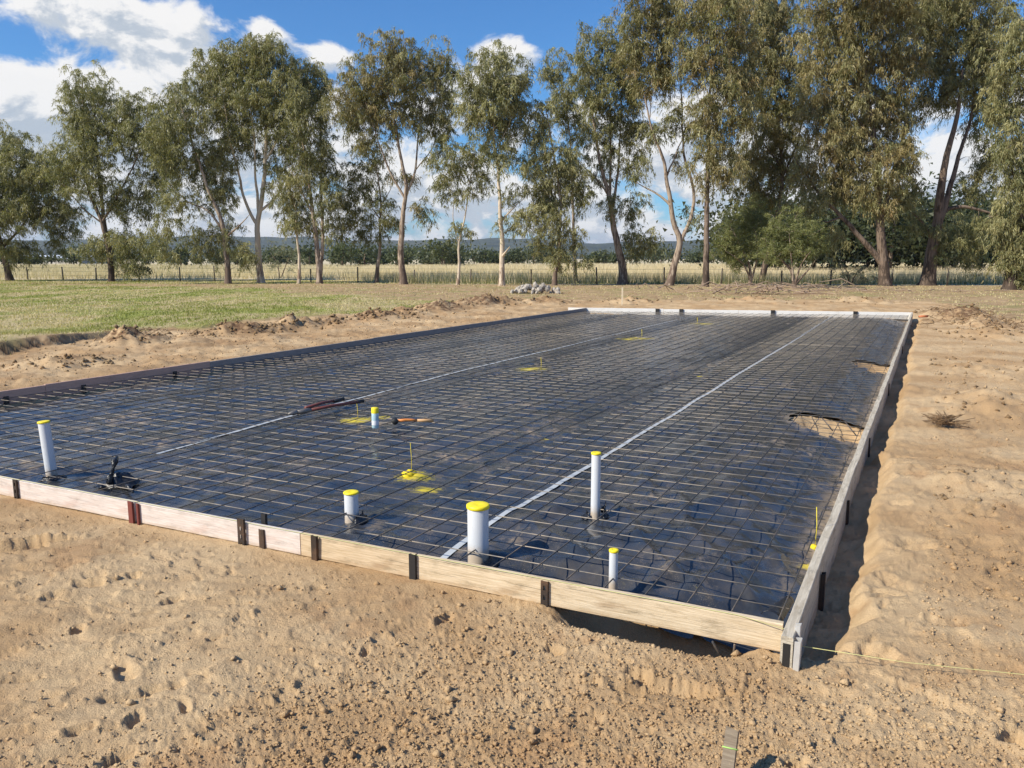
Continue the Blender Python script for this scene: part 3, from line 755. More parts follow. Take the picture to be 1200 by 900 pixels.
TREES = [
 dict(name='gum_tree', label='gum tree cut off by the left edge of the picture with low spreading crown', base=(12, 329), r0=.27, bark='barkdark', brown=.10,
      stems=[[(12, 329), (6, 305), (-2, 275), (-8, 240), (-14, 190)], [(2, 290), (25, 265), (45, 235)], [(-6, 250), (20, 220), (30, 190)]],
      lobes=[(10, 212, 50, 44), (52, 225, 36, 38), (74, 255, 24, 22), (0, 172, 32, 24), (-38, 225, 38, 60), (15, 250, 45, 28), (62, 280, 14, 12, .8), (20, 292, 26, 16, .9), (50, 195, 26, 20, .8)]),
 dict(name='gum_tree', label='gum tree with twin dark trunks second from the left, tall pointed crown', base=(131, 330), r0=.20, bark='barkdark', brown=.05,
      stems=[[(131, 330), (129, 300), (122, 262), (104, 215), (98, 130), (97, 95)], [(141, 331), (137, 295), (128, 258), (118, 180), (112, 110)], [(126, 258), (150, 215), (168, 165), (175, 130)], [(124, 262), (100, 245), (75, 215)]],
      lobes=[(99, 108, 30, 28), (92, 140, 26, 28), (112, 158, 24, 26), (152, 128, 26, 24), (150, 160, 30, 26), (186, 170, 20, 34, .9), (95, 190, 32, 24), (75, 200, 16, 20, .7), (118, 215, 30, 22, .6), (142, 232, 22, 22, 1.1), (178, 205, 22, 26, .7),
             (170, 240, 20, 16, .7), (140, 284, 26, 20, 1.0), (150, 308, 20, 14, .8), (112, 288, 18, 18, .5), (180, 285, 26, 18, .5)]),
 dict(name='gum_tree', label='slim leaning gum tree with a dark trunk just left of the pale-trunked gum', base=(268, 333), r0=.20, bark='bark', brown=.08,
      stems=[[(268, 333), (265, 295), (262, 262), (245, 220), (225, 165), (208, 110)], [(263, 268), (245, 245), (222, 235), (200, 215)], [(262, 275), (280, 262), (292, 250)]],
      lobes=[(205, 115, 24, 26), (190, 150, 22, 26, .9), (222, 150, 26, 30), (240, 185, 26, 30), (205, 190, 22, 24, .9), (208, 232, 22, 22, .9), (250, 225, 22, 26), (195, 268, 16, 20, .7), (262, 268, 18, 16, .9), (286, 296, 16, 12, .9), (248, 290, 16, 14, .8), (196, 298, 18, 10, .5), (226, 275, 18, 18, .6)]),
 dict(name='gum_tree', label='tall gum tree with a pale cream trunk forking into two limbs', base=(306, 334), r0=.24, bark='barkpale', brown=.10,
      stems=[[(306, 334), (303, 300), (302, 264), (309, 225), (311, 180), (313, 120), (311, 60)], [(302, 264), (288, 235), (278, 195), (266, 145), (258, 95)], [(306, 250), (326, 232), (340, 200)], [(310, 190), (332, 150), (345, 100)], [(303, 255), (300, 210), (298, 160), (290, 100)]],
      lobes=[(252, 72, 26, 24), (242, 100, 24, 28), (268, 112, 26, 30), (312, 62, 30, 24), (296, 88, 30, 30), (330, 92, 30, 30), (358, 92, 24, 24), (300, 128, 32, 28), (338, 128, 28, 26), (372, 105, 18, 24), (262, 148, 26, 26, .9), (335, 165, 28, 24, .8), (288, 165, 24, 22, .6), (355, 195, 22, 22, .7), (262, 188, 18, 22, .8), (318, 200, 18, 16, .5), (276, 70, 18, 18)]),
 dict(name='gum_tree', label='small slender gum tree with a pale trunk between larger gums', base=(350, 333), r0=.12, bark='barkpale', brown=.12,
      stems=[[(350, 333), (351, 305), (348, 275), (346, 245), (338, 210)], [(348, 270), (360, 245), (368, 225)]],
      lobes=[(345, 242, 24, 18, .9), (330, 222, 18, 18, .8), (358, 262, 18, 14, .8), (336, 262, 14, 14, .7), (352, 215, 18, 18, .7)]),
 dict(name='gum_tree', label='gum tree with two thin dark stems rising from one foot', base=(374, 333), r0=.19, bark='bark', brown=.08,
      stems=[[(374, 333), (371, 295), (366, 250), (360, 205), (350, 150), (345, 105)], [(375, 330), (379, 280), (377, 240), (376, 190), (374, 125)], [(366, 250), (350, 220), (335, 190)]],
      lobes=[(352, 150, 20, 24, .8), (376, 140, 16, 26), (384, 185, 14, 30, .8), (366, 185, 18, 22, .7), (385, 232, 18, 26, .9), (392, 262, 12, 18, .7), (355, 120, 18, 20, .8)]),
 dict(name='gum_tree', label='slender gum tree with sparse pale foliage left of the large domed gum', base=(441, 334), r0=.15, bark='bark', brown=.10,
      stems=[[(441, 334), (445, 300), (447, 265), (446, 225), (438, 180)], [(446, 255), (425, 225), (410, 205)], [(446, 240), (460, 215), (462, 195)]],
      lobes=[(428, 205, 26, 22, .7), (410, 235, 20, 20, .8), (440, 240, 22, 18, .6), (425, 262, 22, 16, .8), (458, 262, 16, 18, .7), (402, 262, 16, 14, .7), (440, 180, 20, 18, .6)]),
 dict(name='gum_tree', label='large gum tree with a broad domed brownish crown left of centre', base=(473, 336), r0=.23, bark='bark', brown=.34,
      stems=[[(473, 336), (470, 295), (473, 250), (477, 220), (470, 180), (463, 140), (452, 100)], [(476, 226), (486, 200), (491, 155), (497, 100)], [(474, 235), (455, 200), (440, 160), (428, 120)], [(484, 205), (505, 175), (520, 130)]],
      lobes=[(452, 82, 34, 26), (486, 72, 34, 24), (420, 105, 28, 24), (405, 130, 20, 20), (440, 118, 34, 24), (480, 108, 34, 26), (516, 84, 18, 26), (525, 118, 13, 32, .9, .15), (500, 135, 24, 22, .9, .15), (425, 142, 24, 18, .9), (462, 145, 24, 16, .7), (512, 172, 14, 20, .8, .1), (430, 168, 16, 14, .6), (495, 248, 16, 12, .8), (478, 205, 18, 14, .4), (460, 55, 20, 14)]),
 dict(name='gum_tree', label='thin white-stemmed young gum tree forking low down', base=(536, 337), r0=.10, bark='barkpale', brown=.05,
      stems=[[(536, 337), (537, 310), (536, 285), (543, 252), (549, 215), (556, 185)], [(536, 288), (530, 258), (531, 225), (524, 205)]],
      lobes=[(552, 180, 20, 20, .9), (532, 190, 20, 20, .9), (560, 210, 18, 12, .9), (520, 218, 16, 16, .8), (545, 225, 14, 12, .6), (540, 268, 14, 12, .6)]),
 dict(name='gum_tree', label='gum tree with a single straight trunk, compact crown and broken side branch', base=(589, 338), r0=.19, bark='barkpale', brown=.03,
      stems=[[(589, 338), (589, 300), (586, 250), (583, 200), (579, 165), (578, 110)], [(581, 180), (568, 150), (560, 120)], [(581, 178), (600, 140), (605, 105)], [(589, 306), (598, 291)], [(592, 262), (604, 245), (615, 235)]],
      lobes=[(582, 72, 24, 20), (566, 98, 26, 26), (598, 92, 26, 28), (582, 122, 34, 24), (556, 132, 20, 26), (606, 125, 18, 24), (582, 152, 26, 18), (592, 188, 14, 18, .8), (600, 225, 16, 14, .6), (608, 258, 18, 16), (578, 178, 16, 14, .9)]),
 dict(name='gum_tree', label='gum tree leafy almost to the ground, standing behind the rock pile', base=(650, 338), r0=.15, bark='bark', brown=.12,
      stems=[[(650, 338), (651, 320), (657, 300), (657, 270), (658, 235), (650, 190), (640, 130)], [(657, 240), (672, 210), (680, 190)]],
      lobes=[(634, 130, 14, 20, .9), (630, 162, 18, 24), (645, 190, 26, 24), (626, 200, 16, 22), (660, 215, 26, 22), (676, 228, 20, 16, 1.1, .0), (640, 228, 24, 20), (632, 258, 18, 20, .9), (655, 262, 22, 18, .8), (668, 285, 16, 16, .7), (640, 288, 18, 14, .8), (655, 308, 16, 10, .6), (682, 305, 10, 10, .6)]),
 dict(name='gum_tree', label='tall thin gum tree showing above and behind the low-leafed gum', base=(676, 334), r0=.14, bark='bark', brown=.10,
      stems=[[(676, 334), (674, 280), (671, 220), (668, 160), (656, 80)]],
      lobes=[(650, 82, 18, 22, .9), (665, 110, 16, 24, .9), (652, 130, 14, 20, .7), (672, 150, 14, 24, .8), (668, 190, 14, 20, .7)]),
 dict(name='gum_tree', label='gum tree with a thick dark foot and several upright stems, shrubby growth at its right', base=(729, 336), r0=.30, bark='bark', brown=.10,
      stems=[[(729, 336), (728, 308), (719, 268), (713, 230), (701, 180), (692, 120)], [(714, 235), (716, 165), (713, 90)], [(717, 250), (725, 195), (728, 110)], [(712, 235), (690, 205), (672, 185)]],
      lobes=[(700, 52, 24, 24), (690, 88, 24, 26), (722, 78, 26, 28), (742, 105, 20, 28), (702, 118, 26, 24), (728, 140, 24, 24, .9), (694, 150, 20, 22, .8), (748, 150, 14, 24, .8), (714, 178, 24, 20, .7), (740, 190, 14, 18, .6), (700, 205, 16, 14, .6), (747, 282, 20, 20, 1.1), (742, 240, 13, 20, .7), (718, 235, 14, 16, .7)]),
 dict(name='gum_tree', label='gum tree with bare forked limbs and open gaps of sky, right of centre', base=(784, 338), r0=.24, bark='bark', brown=.30,
      stems=[[(784, 338), (790, 310), (796, 283), (788, 258), (786, 232), (779, 192), (764, 150), (755, 110)], [(796, 283), (806, 262), (813, 236), (809, 210), (801, 180), (798, 120), (795, 60)], [(786, 236), (766, 222), (742, 211)], [(782, 205), (795, 170), (812, 140)], [(760, 140), (762, 90), (765, 40)]],
      lobes=[(752, 22, 28, 24), (780, 15, 26, 24), (742, 55, 24, 24), (768, 58, 28, 26), (757, 88, 24, 20, 1, .45), (782, 92, 20, 22), (792, 140, 18, 18, .8, .05), (765, 155, 20, 14, .7, .05), (812, 150, 14, 16, .7, .05), (750, 185, 14, 10, .5, .05), (760, -8, 36, 20), (745, 205, 12, 10, .4, .0), (812, 245, 10, 18, .3, .0), (795, 190, 12, 14, .5)]),
 dict(name='gum_tree', label='tall gum tree with a straight dark trunk and weeping brownish crown', base=(826, 340), r0=.20, bark='barkdark', brown=.38, droop=1.0,
      stems=[[(826, 340), (828, 280), (829, 215), (831, 140), (836, 30)], [(830, 165), (850, 120), (868, 80)], [(830, 150), (812, 110), (806, 60)]],
      lobes=[(818, 22, 28, 28), (846, 18, 26, 28), (866, 50, 26, 28), (830, 60, 28, 28), (810, 78, 16, 22), (872, 88, 22, 24), (846, 100, 24, 24), (826, 122, 20, 22, .9), (846, 148, 22, 22), (866, 130, 18, 22, .9), (830, 175, 20, 22, .9), (852, 190, 20, 22, .9), (838, 208, 20, 16, .8), (830, -8, 36, 18)]),
 dict(name='gum_tree', label='gum tree with a weeping russet crown rising behind the two round bushes', base=(892, 334), r0=.22, bark='barkdark', brown=.34, droop=1.05,
      stems=[[(892, 334), (899, 305), (908, 265), (918, 205), (910, 130), (900, 50)], [(915, 215), (935, 165), (945, 110)], [(913, 200), (885, 160), (870, 120)]],
      lobes=[(885, 30, 28, 32), (915, 22, 28, 28), (898, 70, 30, 28), (930, 70, 24, 30, .9), (880, 110, 22, 26, .9), (912, 112, 28, 26, .9), (940, 120, 20, 26, .8), (895, 150, 26, 24), (925, 160, 26, 24), (880, 185, 22, 22), (908, 195, 26, 22), (936, 200, 20, 22, .9), (880, 222, 20, 18, .9), (905, 230, 22, 16, .9), (900, -8, 40, 18)]),
 dict(name='gum_tree', label='huge weeping gum tree with a long pale limb leaning out to the left', base=(1036, 338), r0=.33, bark='barkdark', brown=.42, droop=1.1,
      stems=[[(1036, 338), (1035, 300), (1030, 250), (1028, 190), (1018, 120), (1008, 40)], [(1035, 312), (1012, 285), (986, 256), (964, 234), (944, 205), (930, 185)], [(1032, 260), (1045, 215), (1058, 160), (1066, 100)], [(1024, 160), (995, 120), (975, 70)], [(986, 256), (970, 262), (955, 258)]],
      lobes=[(965, 30, 30, 34), (1000, 20, 34, 34), (1038, 25, 34, 34), (975, 80, 32, 32), (1015, 75, 34, 32), (1050, 80, 28, 32), (958, 120, 24, 28, .9), (990, 130, 30, 30), (1026, 128, 30, 30), (1058, 130, 22, 30), (972, 170, 28, 28), (1006, 178, 28, 28), (1038, 185, 28, 30), (955, 205, 24, 22, .9), (990, 215, 26, 22), (1022, 228, 24, 24, .9), (1062, 175, 16, 26, .9), (948, 238, 26, 18, .8, .15), (978, 280, 22, 18, .5, .15), (1000, -8, 70, 22), (1055, 235, 14, 20, .6, .1)]),
 dict(name='gum_tree', label='gum tree with two stout parallel limbs and a gap of sky beside them', base=(1086, 337), r0=.42, bark='barkdark', brown=.18, droop=1.0,
      stems=[[(1086, 337), (1091, 300), (1098, 262), (1102, 230), (1108, 190), (1122, 135), (1128, 80)], [(1099, 258), (1112, 220), (1126, 175), (1138, 130), (1145, 70)], [(1090, 290), (1105, 248), (1140, 243), (1180, 258)], [(1092, 285), (1080, 262), (1066, 248)]],
      lobes=[(1085, 25, 30, 34), (1120, 20, 34, 34), (1095, 70, 28, 28), (1130, 70, 32, 32), (1165, 30, 30, 36), (1160, 85, 28, 30), (1112, 108, 22, 20, .9), (1160, 130, 22, 28), (1164, 180, 20, 28, .9), (1150, 215, 18, 20, .7), (1085, 108, 16, 20, .9), (1110, 280, 16, 22, .6, .0), (1075, 262, 18, 18, .6, 0), (1142, 262, 26, 14, .7, .1), (1140, 290, 18, 20, .7, .1), (1066, 225, 16, 20, .6, 0), (1120, -8, 70, 22)]),
 dict(name='gum_tree', label='drooping gum tree at the right edge of the picture with pale hanging foliage', base=(1182, 344), r0=.30, bark='barkdark', brown=.12, droop=1.15,
      stems=[[(1182, 344), (1186, 315), (1192, 280), (1198, 220), (1202, 130), (1205, 40)], [(1190, 285), (1172, 262), (1158, 255)], [(1198, 230), (1182, 190), (1176, 150)]],
      lobes=[(1192, 60, 26, 40), (1188, 120, 24, 34), (1186, 175, 24, 30), (1192, 225, 24, 28), (1180, 262, 22, 20), (1195, 292, 22, 28, 1.0, .2), (1176, 300, 14, 22, .8, .2), (1225, 100, 26, 90), (1225, 240, 26, 60), (1198, 325, 16, 18, .9, .2)]),
]
for i, tr in enumerate(TREES):
    tr.setdefault('k_cl', {0: 8, 1: 8.5, 3: 8.5, 14: 9, 15: 9.5, 16: 10, 17: 9.5, 18: 10}.get(i, 7.8))
    tr.setdefault('seed', i + 1)
    make_tree(cat='tree', group=TG, **tr)
make_tree('round_bush', 'left of two round olive green bushes in front of the far trees', 'bush', (880, 334),
          [[(880, 334), (878, 310), (865, 285), (855, 265)], [(881, 332), (888, 300), (885, 270)], [(877, 332), (870, 312), (850, 295)]],
          [(868, 262, 24, 20), (888, 255, 22, 20), (850, 285, 16, 20), (875, 288, 24, 18), (858, 305, 14, 14, .8), (905, 275, 14, 18)], .11, 'bark', 'leafbush', 'bushes under the gum trees', 16, 120, .05, .13, .15, 41, .30, ysh=-2.5)
make_tree('round_bush', 'right of two round bushes, many bare stems showing at its foot', 'bush', (930, 337),
          [[(930, 337), (925, 315), (910, 300), (905, 285)], [(930, 336), (938, 310), (950, 295)], [(931, 336), (928, 300), (925, 275)], [(929, 335), (945, 318), (955, 305)]],
          [(925, 262, 22, 18), (908, 282, 18, 18), (945, 272, 18, 18), (928, 288, 22, 16), (955, 292, 12, 14, .8), (905, 300, 12, 10, .9)], .12, 'bark', 'leafbush', 'bushes under the gum trees', 16, 120, .05, .13, .15, 42, .30, ysh=-2.5)
make_tree('low_shrub', 'pale green straggly shrub at the foot of the huge weeping gum', 'bush', (996, 337),
          [[(996, 337), (994, 320), (985, 308)], [(997, 336), (1005, 318), (1015, 308)]], [(990, 322, 14, 10), (1012, 318, 14, 12), (980, 312, 10, 10, .7), (1025, 322, 8, 8, .7)], .05, 'bark', 'leafsilver', 'bushes under the gum trees', 6, 70, .1, .16, .3, 43, .28)
make_tree('low_shrub', 'silvery grey shrub beyond the fence behind the pale-trunked gum', 'bush', (328, 326),
          [[(328, 326), (326, 310), (318, 298)], [(329, 326), (336, 308), (342, 296)]], [(318, 302, 14, 12, .7), (338, 300, 14, 14, .7), (328, 292, 12, 10, .6), (352, 304, 10, 10, .5)], .06, 'bark', 'leafsilver', 'bushes under the gum trees', 3, 60, .0, .2, .1, 44, .38)

# ------------------------------------------------------------------ the far wood beyond the paddock: one mass of trees
def far_wood():
    P = []; D = []; L = []; T = []
    R = np.random.default_rng(5)
    chains = []
    spots = []
    for i in range(230):
        az_ = math.radians(R.uniform(-50, 50)); Yd = R.uniform(200, 270); spots.append((Yd * math.tan(az_), Yd, R.uniform(2.0, 4.5) * (1.15 + .5 * math.sin(az_ * 23 + 1) * math.sin(az_ * 61)), 0))
    for i in range(26):                      # nearer, darker trees behind the big gums on the right
        x = R.uniform(30, 62); Yd = R.uniform(88, 112); spots.append((x, Yd, R.uniform(7, 11), 1))
    for i in range(16):
        x = R.uniform(-70, -12); Yd = R.uniform(150, 190); spots.append((x, Yd, R.uniform(3.5, 5.5), 0))
    for (x, y, h, dark) in spots:
        n = 1300 if dark else 330; v = R.normal(size=(n, 3)); v /= np.linalg.norm(v, axis=1)[:, None]; v *= (R.random(n) ** .4)[:, None]
        v *= 1 + .3 * R.normal(size=n)[:, None]
        q = np.array([x, y, h * .55]) + v * np.array([h * R.uniform(.5, 1.0), h * .6, h * .45]); q[:, 2] = np.clip(q[:, 2], .3, None)
        d = R.normal(size=(n, 3)); d[:, 2] -= .4; d /= np.linalg.norm(d, axis=1)[:, None]
        P.append(q); D.append(d); L.append(R.uniform(.45, .9, n) * (.8 if dark else 1))
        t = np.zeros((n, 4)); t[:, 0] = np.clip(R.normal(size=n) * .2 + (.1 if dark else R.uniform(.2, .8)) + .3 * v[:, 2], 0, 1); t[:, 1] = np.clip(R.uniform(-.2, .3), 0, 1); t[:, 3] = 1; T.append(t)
        chains.append((np.array([[x, y, -.1], [x, y, h * .3], [x + .3, y, h * .7]]), np.array([.22, .18, .08])))
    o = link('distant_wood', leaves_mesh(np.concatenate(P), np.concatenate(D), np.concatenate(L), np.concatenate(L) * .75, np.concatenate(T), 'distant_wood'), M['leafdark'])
    tag(o, 'dark band of distant trees along the far side of the paddock', 'wood', kind='stuff')
    link('trunks', fast_tubes(chains, 'trunks'), M['barkdark'], o)
far_wood()

# ------------------------------------------------------------------ grass: tall straw in the paddock, short blades on the lawn
def blades(name, P, H, Wd, lean, tint, mtl):
    n = len(P); a = RNG.random(n) * 2 * math.pi; sx = np.stack([np.cos(a), np.sin(a), np.zeros(n)], -1) * (Wd * .5)[:, None]
    tip = P + np.stack([RNG.normal(size=n) * lean * H, RNG.normal(size=n) * lean * H, H], -1)
    V = np.stack([P - sx, P + sx, tip], 1).reshape(-1, 3)
    return link(name, mesh_np(name, V, np.arange(3 * n).reshape(n, 3), 3, False, {'tint': np.repeat(tint, 3, axis=0)}), mtl)
def scatter_tall():
    n = 150000
    Yd = 49 * np.exp(RNG.random(n) ** 1.1 * math.log(185 / 49)); X = Yd * RNG.uniform(-.78, .78, n)
    nz = fbm(X, Yd, .12, 3, 201)
    keep = (Yd > field_edge(X) + 1.0 * nz) & (nz > -.55); X, Yd = X[keep], Yd[keep]; nz = nz[keep]; n = len(X)
    H = (.62 + .25 * RNG.random(n) + .25 * nz) * np.where(X < -14, .7, 1.0); Wd = .030 * Yd / 60 * RNG.uniform(.7, 1.5, n)
    T = np.zeros((n, 4)); T[:, 0] = np.clip(RNG.random(n) + .4 * nz, 0, 1); T[:, 1] = np.clip(.05 + .3 * sst(-X, 20, 40) * RNG.random(n) + .85 * (1 - sst(Yd - field_edge(X), 1.0, 5)) * (RNG.random(n) < .75) * sst(X, -14, -4), 0, 1); T[:, 3] = 1  # front fringe dark green: undergrowth, with the trees' shade put into its colour
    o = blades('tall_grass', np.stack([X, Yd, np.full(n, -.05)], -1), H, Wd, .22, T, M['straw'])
    tag(o, 'tall dry blond grass filling the paddock beyond the fence', 'grass', kind='stuff')
def scatter_lawn():
    n = 330000
    Yd = 11.5 * np.exp(RNG.random(n) ** .95 * math.log(60 / 11.5)); X = Yd * RNG.uniform(-.80, .80, n)
    sd = poly_sd(X, Yd, SAND_POLY); ld = poly_sd(X, Yd, LAWN_POLY); nz = fbm(X, Yd, .35, 4, 111); cl = fbm(X, Yd, 2.0, 3, 203)
    lawn = sst(ld + .8 * nz, -.5, .6); strip = sst(Yd - 50 + 1.2 * nz, -.6, .8)
    p = np.where(sd > .05, 0, np.maximum.reduce([lawn * (.35 + .65 * sst(cl, -.4, .2)), strip * .8, .45 * sst(cl, -.1, .4)]))
    keep = RNG.random(n) < p; X, Yd, cl, nz, lawn = X[keep], Yd[keep], cl[keep], nz[keep], np.maximum(lawn, strip)[keep]; n = len(X)
    Z = ground_z(X, Yd)
    H = RNG.uniform(.025, .065, n) * (1 + .35 * (Yd > 49)) * (1 + .4 * cl); Wd = .0011 * Yd * RNG.uniform(.6, 1.4, n)
    T = np.zeros((n, 4)); T[:, 0] = RNG.random(n)
    dry = sst(fbm(X, Yd * .45, .5, 4, 205), -.06, .24)
    T[:, 1] = np.clip(np.maximum(dry, 1 - lawn) * RNG.uniform(.5, 1.1, n) + .15 * RNG.random(n), 0, 1); T[:, 3] = 1
    o = blades('lawn_grass', np.stack([X, Yd, Z - .004], -1), H, Wd, .45, T, M['grass'])
    tag(o, 'short green grass with dry patches left of the building pad', 'grass', kind='stuff')
scatter_tall(); scatter_lawn()

# ------------------------------------------------------------------ loose sand clods
def scatter_clods():
    n = 95000
    a = np.radians(RNG.uniform(-40, 48, n)); r = 1.9 * np.exp(RNG.random(n) ** 1.7 * math.log(22 / 1.9))
    X, Y = r * np.sin(a), r * np.cos(a); s, t = to_st(X, Y)
    out = (s < -.04) | (t < -.32) | (t > SW + .1)
    cz = clod_zone(X, Y); sd = poly_sd(X, Y, SAND_POLY)
    keep = out & (sd > .1) & (RNG.random(n) < .10 + .75 * cz + .5 * (t > SW) + .22 * (t < -.4))
    X, Y, r, cz = X[keep], Y[keep], r[keep], cz[keep]; n = len(X)
    nb = 60; bx = np.concatenate([m[0] + RNG.normal(size=nb) * m[2] * .55 for m in MOUNDS]); by = np.concatenate([m[1] + RNG.normal(size=nb) * m[3] * .55 for m in MOUNDS])
    n0 = n; X = np.concatenate([X, bx]); Y = np.concatenate([Y, by]); r = np.hypot(X, Y); n = len(X)
    s, t = to_st(X, Y); okb = (s < -.1) | (t < -.5) | (t > SW + .12) | (s > s_far(t) + .1); X, Y, r = X[okb], Y[okb], r[okb]; isb = (np.arange(n) >= n0)[okb]; n = len(X)
    Z = ground_z(X, Y)
    R = (.0028 + .005 * RNG.random(n) ** 2.5 + .012 * (RNG.random(n) < .03) * RNG.random(n)) * (1 + .05 * r + .10 * np.clip(r - 7, 0, 20))
    R = np.where(isb, RNG.uniform(.012, .045, n) * np.clip(r / 14, .5, 1.4), R)
    dirs = np.array([[1, 0, 0], [0, 1, 0], [-1, 0, 0], [0, -1, 0], [0, 0, 1], [0, 0, -1]], float)
    V = dirs[None] * R[:, None, None] * RNG.uniform(.6, 1.3, (n, 6, 1)) + RNG.normal(size=(n, 6, 3)) * (R * .22)[:, None, None]
    V[:, :, 2] *= .8
    V += np.stack([X, Y, Z + R * .3], -1)[:, None]
    tri = np.array([[0, 1, 4], [1, 2, 4], [2, 3, 4], [3, 0, 4], [1, 0, 5], [2, 1, 5], [3, 2, 5], [0, 3, 5]])
    for nm, sel, mt, lab in (('sand_clods', ~isb, M['clod'], 'loose crumbs and clods of sand scattered over the ground'), ('soil_clods', isb, M['soil'], 'dark brown lumps of soil on the spoil heaps round the slab')):
        Vs = V[sel]; Fq = (tri[None] + 6 * np.arange(len(Vs))[:, None, None]).reshape(-1, 3)
        o = link(nm, mesh_np(nm, Vs.reshape(-1, 3), Fq, 3, False), mt); tag(o, lab, 'sand' if nm[:4] == 'sand' else 'soil', kind='stuff')
scatter_clods()

# ------------------------------------------------------------------ black plastic sheet
SPRAY = [(487, 558, .16), (500, 572, .12), (418, 491, .20), (630, 431, .18), (620, 432, .20), (752, 396, .30), (735, 397, .25), (825, 379, .40), (957, 637, .10), (448, 489, .10), (640, 513, .05), (820, 440, .06)]
def make_plastic():
    sv = [0.03]
    while sv[-1] < 20.62: sv.append(sv[-1] + (.026 if sv[-1] < 3 else .04 if sv[-1] < 8 else .08))
    sv = np.array(sv); tv = np.concatenate([np.arange(.03, 3.0, .028), np.arange(3.0, SW - .02, .05)])
    S, T = np.meshgrid(sv, tv, indexing='ij')
    lim = s_far(T) - .05
    ok = S < lim
    # the sheet hangs short of the near board at the open corner
    ok &= S > (.03 + (.20 + .03 * np.sin(T * 9)) * (1 - sst(T, .95, 1.3)))
    hf = hole_field(S, T); ok &= hf < 0
    Z = plastic_z(S, T)
    Z = Z + .02 * sst(hf, -.25, 0) * (1 - sst(hf, 0, .1))
    # rolled lip at the open corner
    lip = (1 - sst(S, .24, .40)) * (1 - sst(T, .95, 1.25)); Z = Z - .030 * lip
    Z = np.minimum(Z, .083)
    x = A0[0] + S * E1[0] + T * E2[0]; y = A0[1] + S * E1[1] + T * E2[1]
    idx = np.arange(S.size).reshape(S.shape)
    okq = ok[:-1, :-1] & ok[1:, :-1] & ok[1:, 1:] & ok[:-1, 1:]
    Q = np.stack([idx[:-1, :-1], idx[1:, :-1], idx[1:, 1:], idx[:-1, 1:]], -1)[okq]
    sp = np.zeros(S.shape)
    for (px, py, rad) in SPRAY:
        c = at(px, py, .05); sp = np.maximum(sp, 1 - np.hypot((x - c[0]) / (rad * 1.3), (y - c[1]) / rad))
    soil = np.maximum(.75 * (1 - sst(T, .04, .22)) * sst(S, .7, 1.5), .7 * (1 - sst(SW - T, .05, .35)))
    soil = np.maximum(soil, .55 * sst(hf, -.35, -.02))
    cx, cy = at(850, 470, .05)[:2]
    me = mesh_np('plastic_sheet', np.stack([x, y, Z], -1).reshape(-1, 3), Q, 4, True, {'spray': np.clip(sp, 0, 1).ravel(), 'soil': np.clip(soil, 0, 1).ravel()})
    o = link('plastic_sheet', me, M['plastic'])
    tag(o, 'creased black plastic sheet spread under the steel mesh, dusty with sand', 'plastic sheet')
    return o
plastic = make_plastic()
def pz(s, t): return float(plastic_z(np.array([s]), np.array([t]))[0])

# torn plastic standing up round the pipes: parts of the sheet
def flap(pts_px, z0, name='torn_flap'):
    pass
def collar(x, y, r, h, a0, a1, lean=.01, seed=0):
    """a torn upstand of sheet round part of a pipe"""
    R = random.Random(seed); mb = MB(); n = 14; rows = 5; vs = []
    for i in range(rows):
        f = i / (rows - 1)
        for j in range(n):
            u = j / (n - 1); a = a0 + (a1 - a0) * u
            hh = h * (.25 + .75 * math.sin(math.pi * u) ** .7) * (1 + .25 * R.uniform(-1, 1) * (f > .9))
            rr = r + (1 - f) ** 2 * .05 + .006 + .004 * R.uniform(-1, 1) + lean * f
            s_, t_ = to_st(x + rr * math.cos(a), y + rr * math.sin(a))
            vs.append((x + rr * math.cos(a), y + rr * math.sin(a), pz(s_, t_) + .006 + hh * f))
    fs = [(i * n + j, i * n + j + 1, (i + 1) * n + j + 1, (i + 1) * n + j) for i in range(rows - 1) for j in range(n - 1)]
    mb.add(vs, fs); o = mb.build('torn_collar', M['flap'], plastic, True)
    so = o.modifiers.new('thick', 'SOLIDIFY'); so.thickness = .002
    return o

# ------------------------------------------------------------------ formwork boards
def board(label, p0, p1, z0, z1, thick, mtl, name='formwork_board', group=None, hollow=False, sag=.004):
    """a plank from p0 to p1 (2-D), lying to the left of that direction by its thickness"""
    p0 = np.array(p0[:2]); p1 = np.array(p1[:2]); L = np.linalg.norm(p1 - p0); a = math.atan2(p1[1] - p0[1], p1[0] - p0[0])
    n = max(3, int(L / .25)); R = random.Random(int(L * 1000)); H = z1 - z0
    vs = []; fs = []; b = .003
    prof = [(0, b), (b, 0), (thick - b, 0), (thick, b), (thick, H - b), (thick - b, H), (b, H), (0, H - b)]
    m = len(prof)
    for i in range(n + 1):
        x = L * i / n; oy = R.uniform(-1, 1) * sag if 0 < i < n else 0; oz = R.uniform(-1, 1) * sag * .4
        for (y, z) in prof: vs.append((x, y + oy, z + oz))
    for i in range(n):
        for j in range(m):
            j2 = (j + 1) % m; fs.append((i * m + j, i * m + j2, (i + 1) * m + j2, (i + 1) * m + j))
    fs.append(tuple(range(m))[::-1]) ; fs.append(tuple(n * m + j for j in range(m)))
    fs = [f[::-1] for f in fs]
    mb = MB(); mb.add(vs, fs)
    o = mb.build(name, mtl, None, False, (p0[0], p0[1], z0), (0, 0, a)); tag(o, label, 'board', group)
    return o
FG = 'boards of the slab formwork'
def front_t(px): return px_st(px, 557 + (728 - 557) * px / 920.0, Z_TOP)[1]
def fpt(t, off=0.0): return st(off, t)
bz0 = Z_TOP - .122
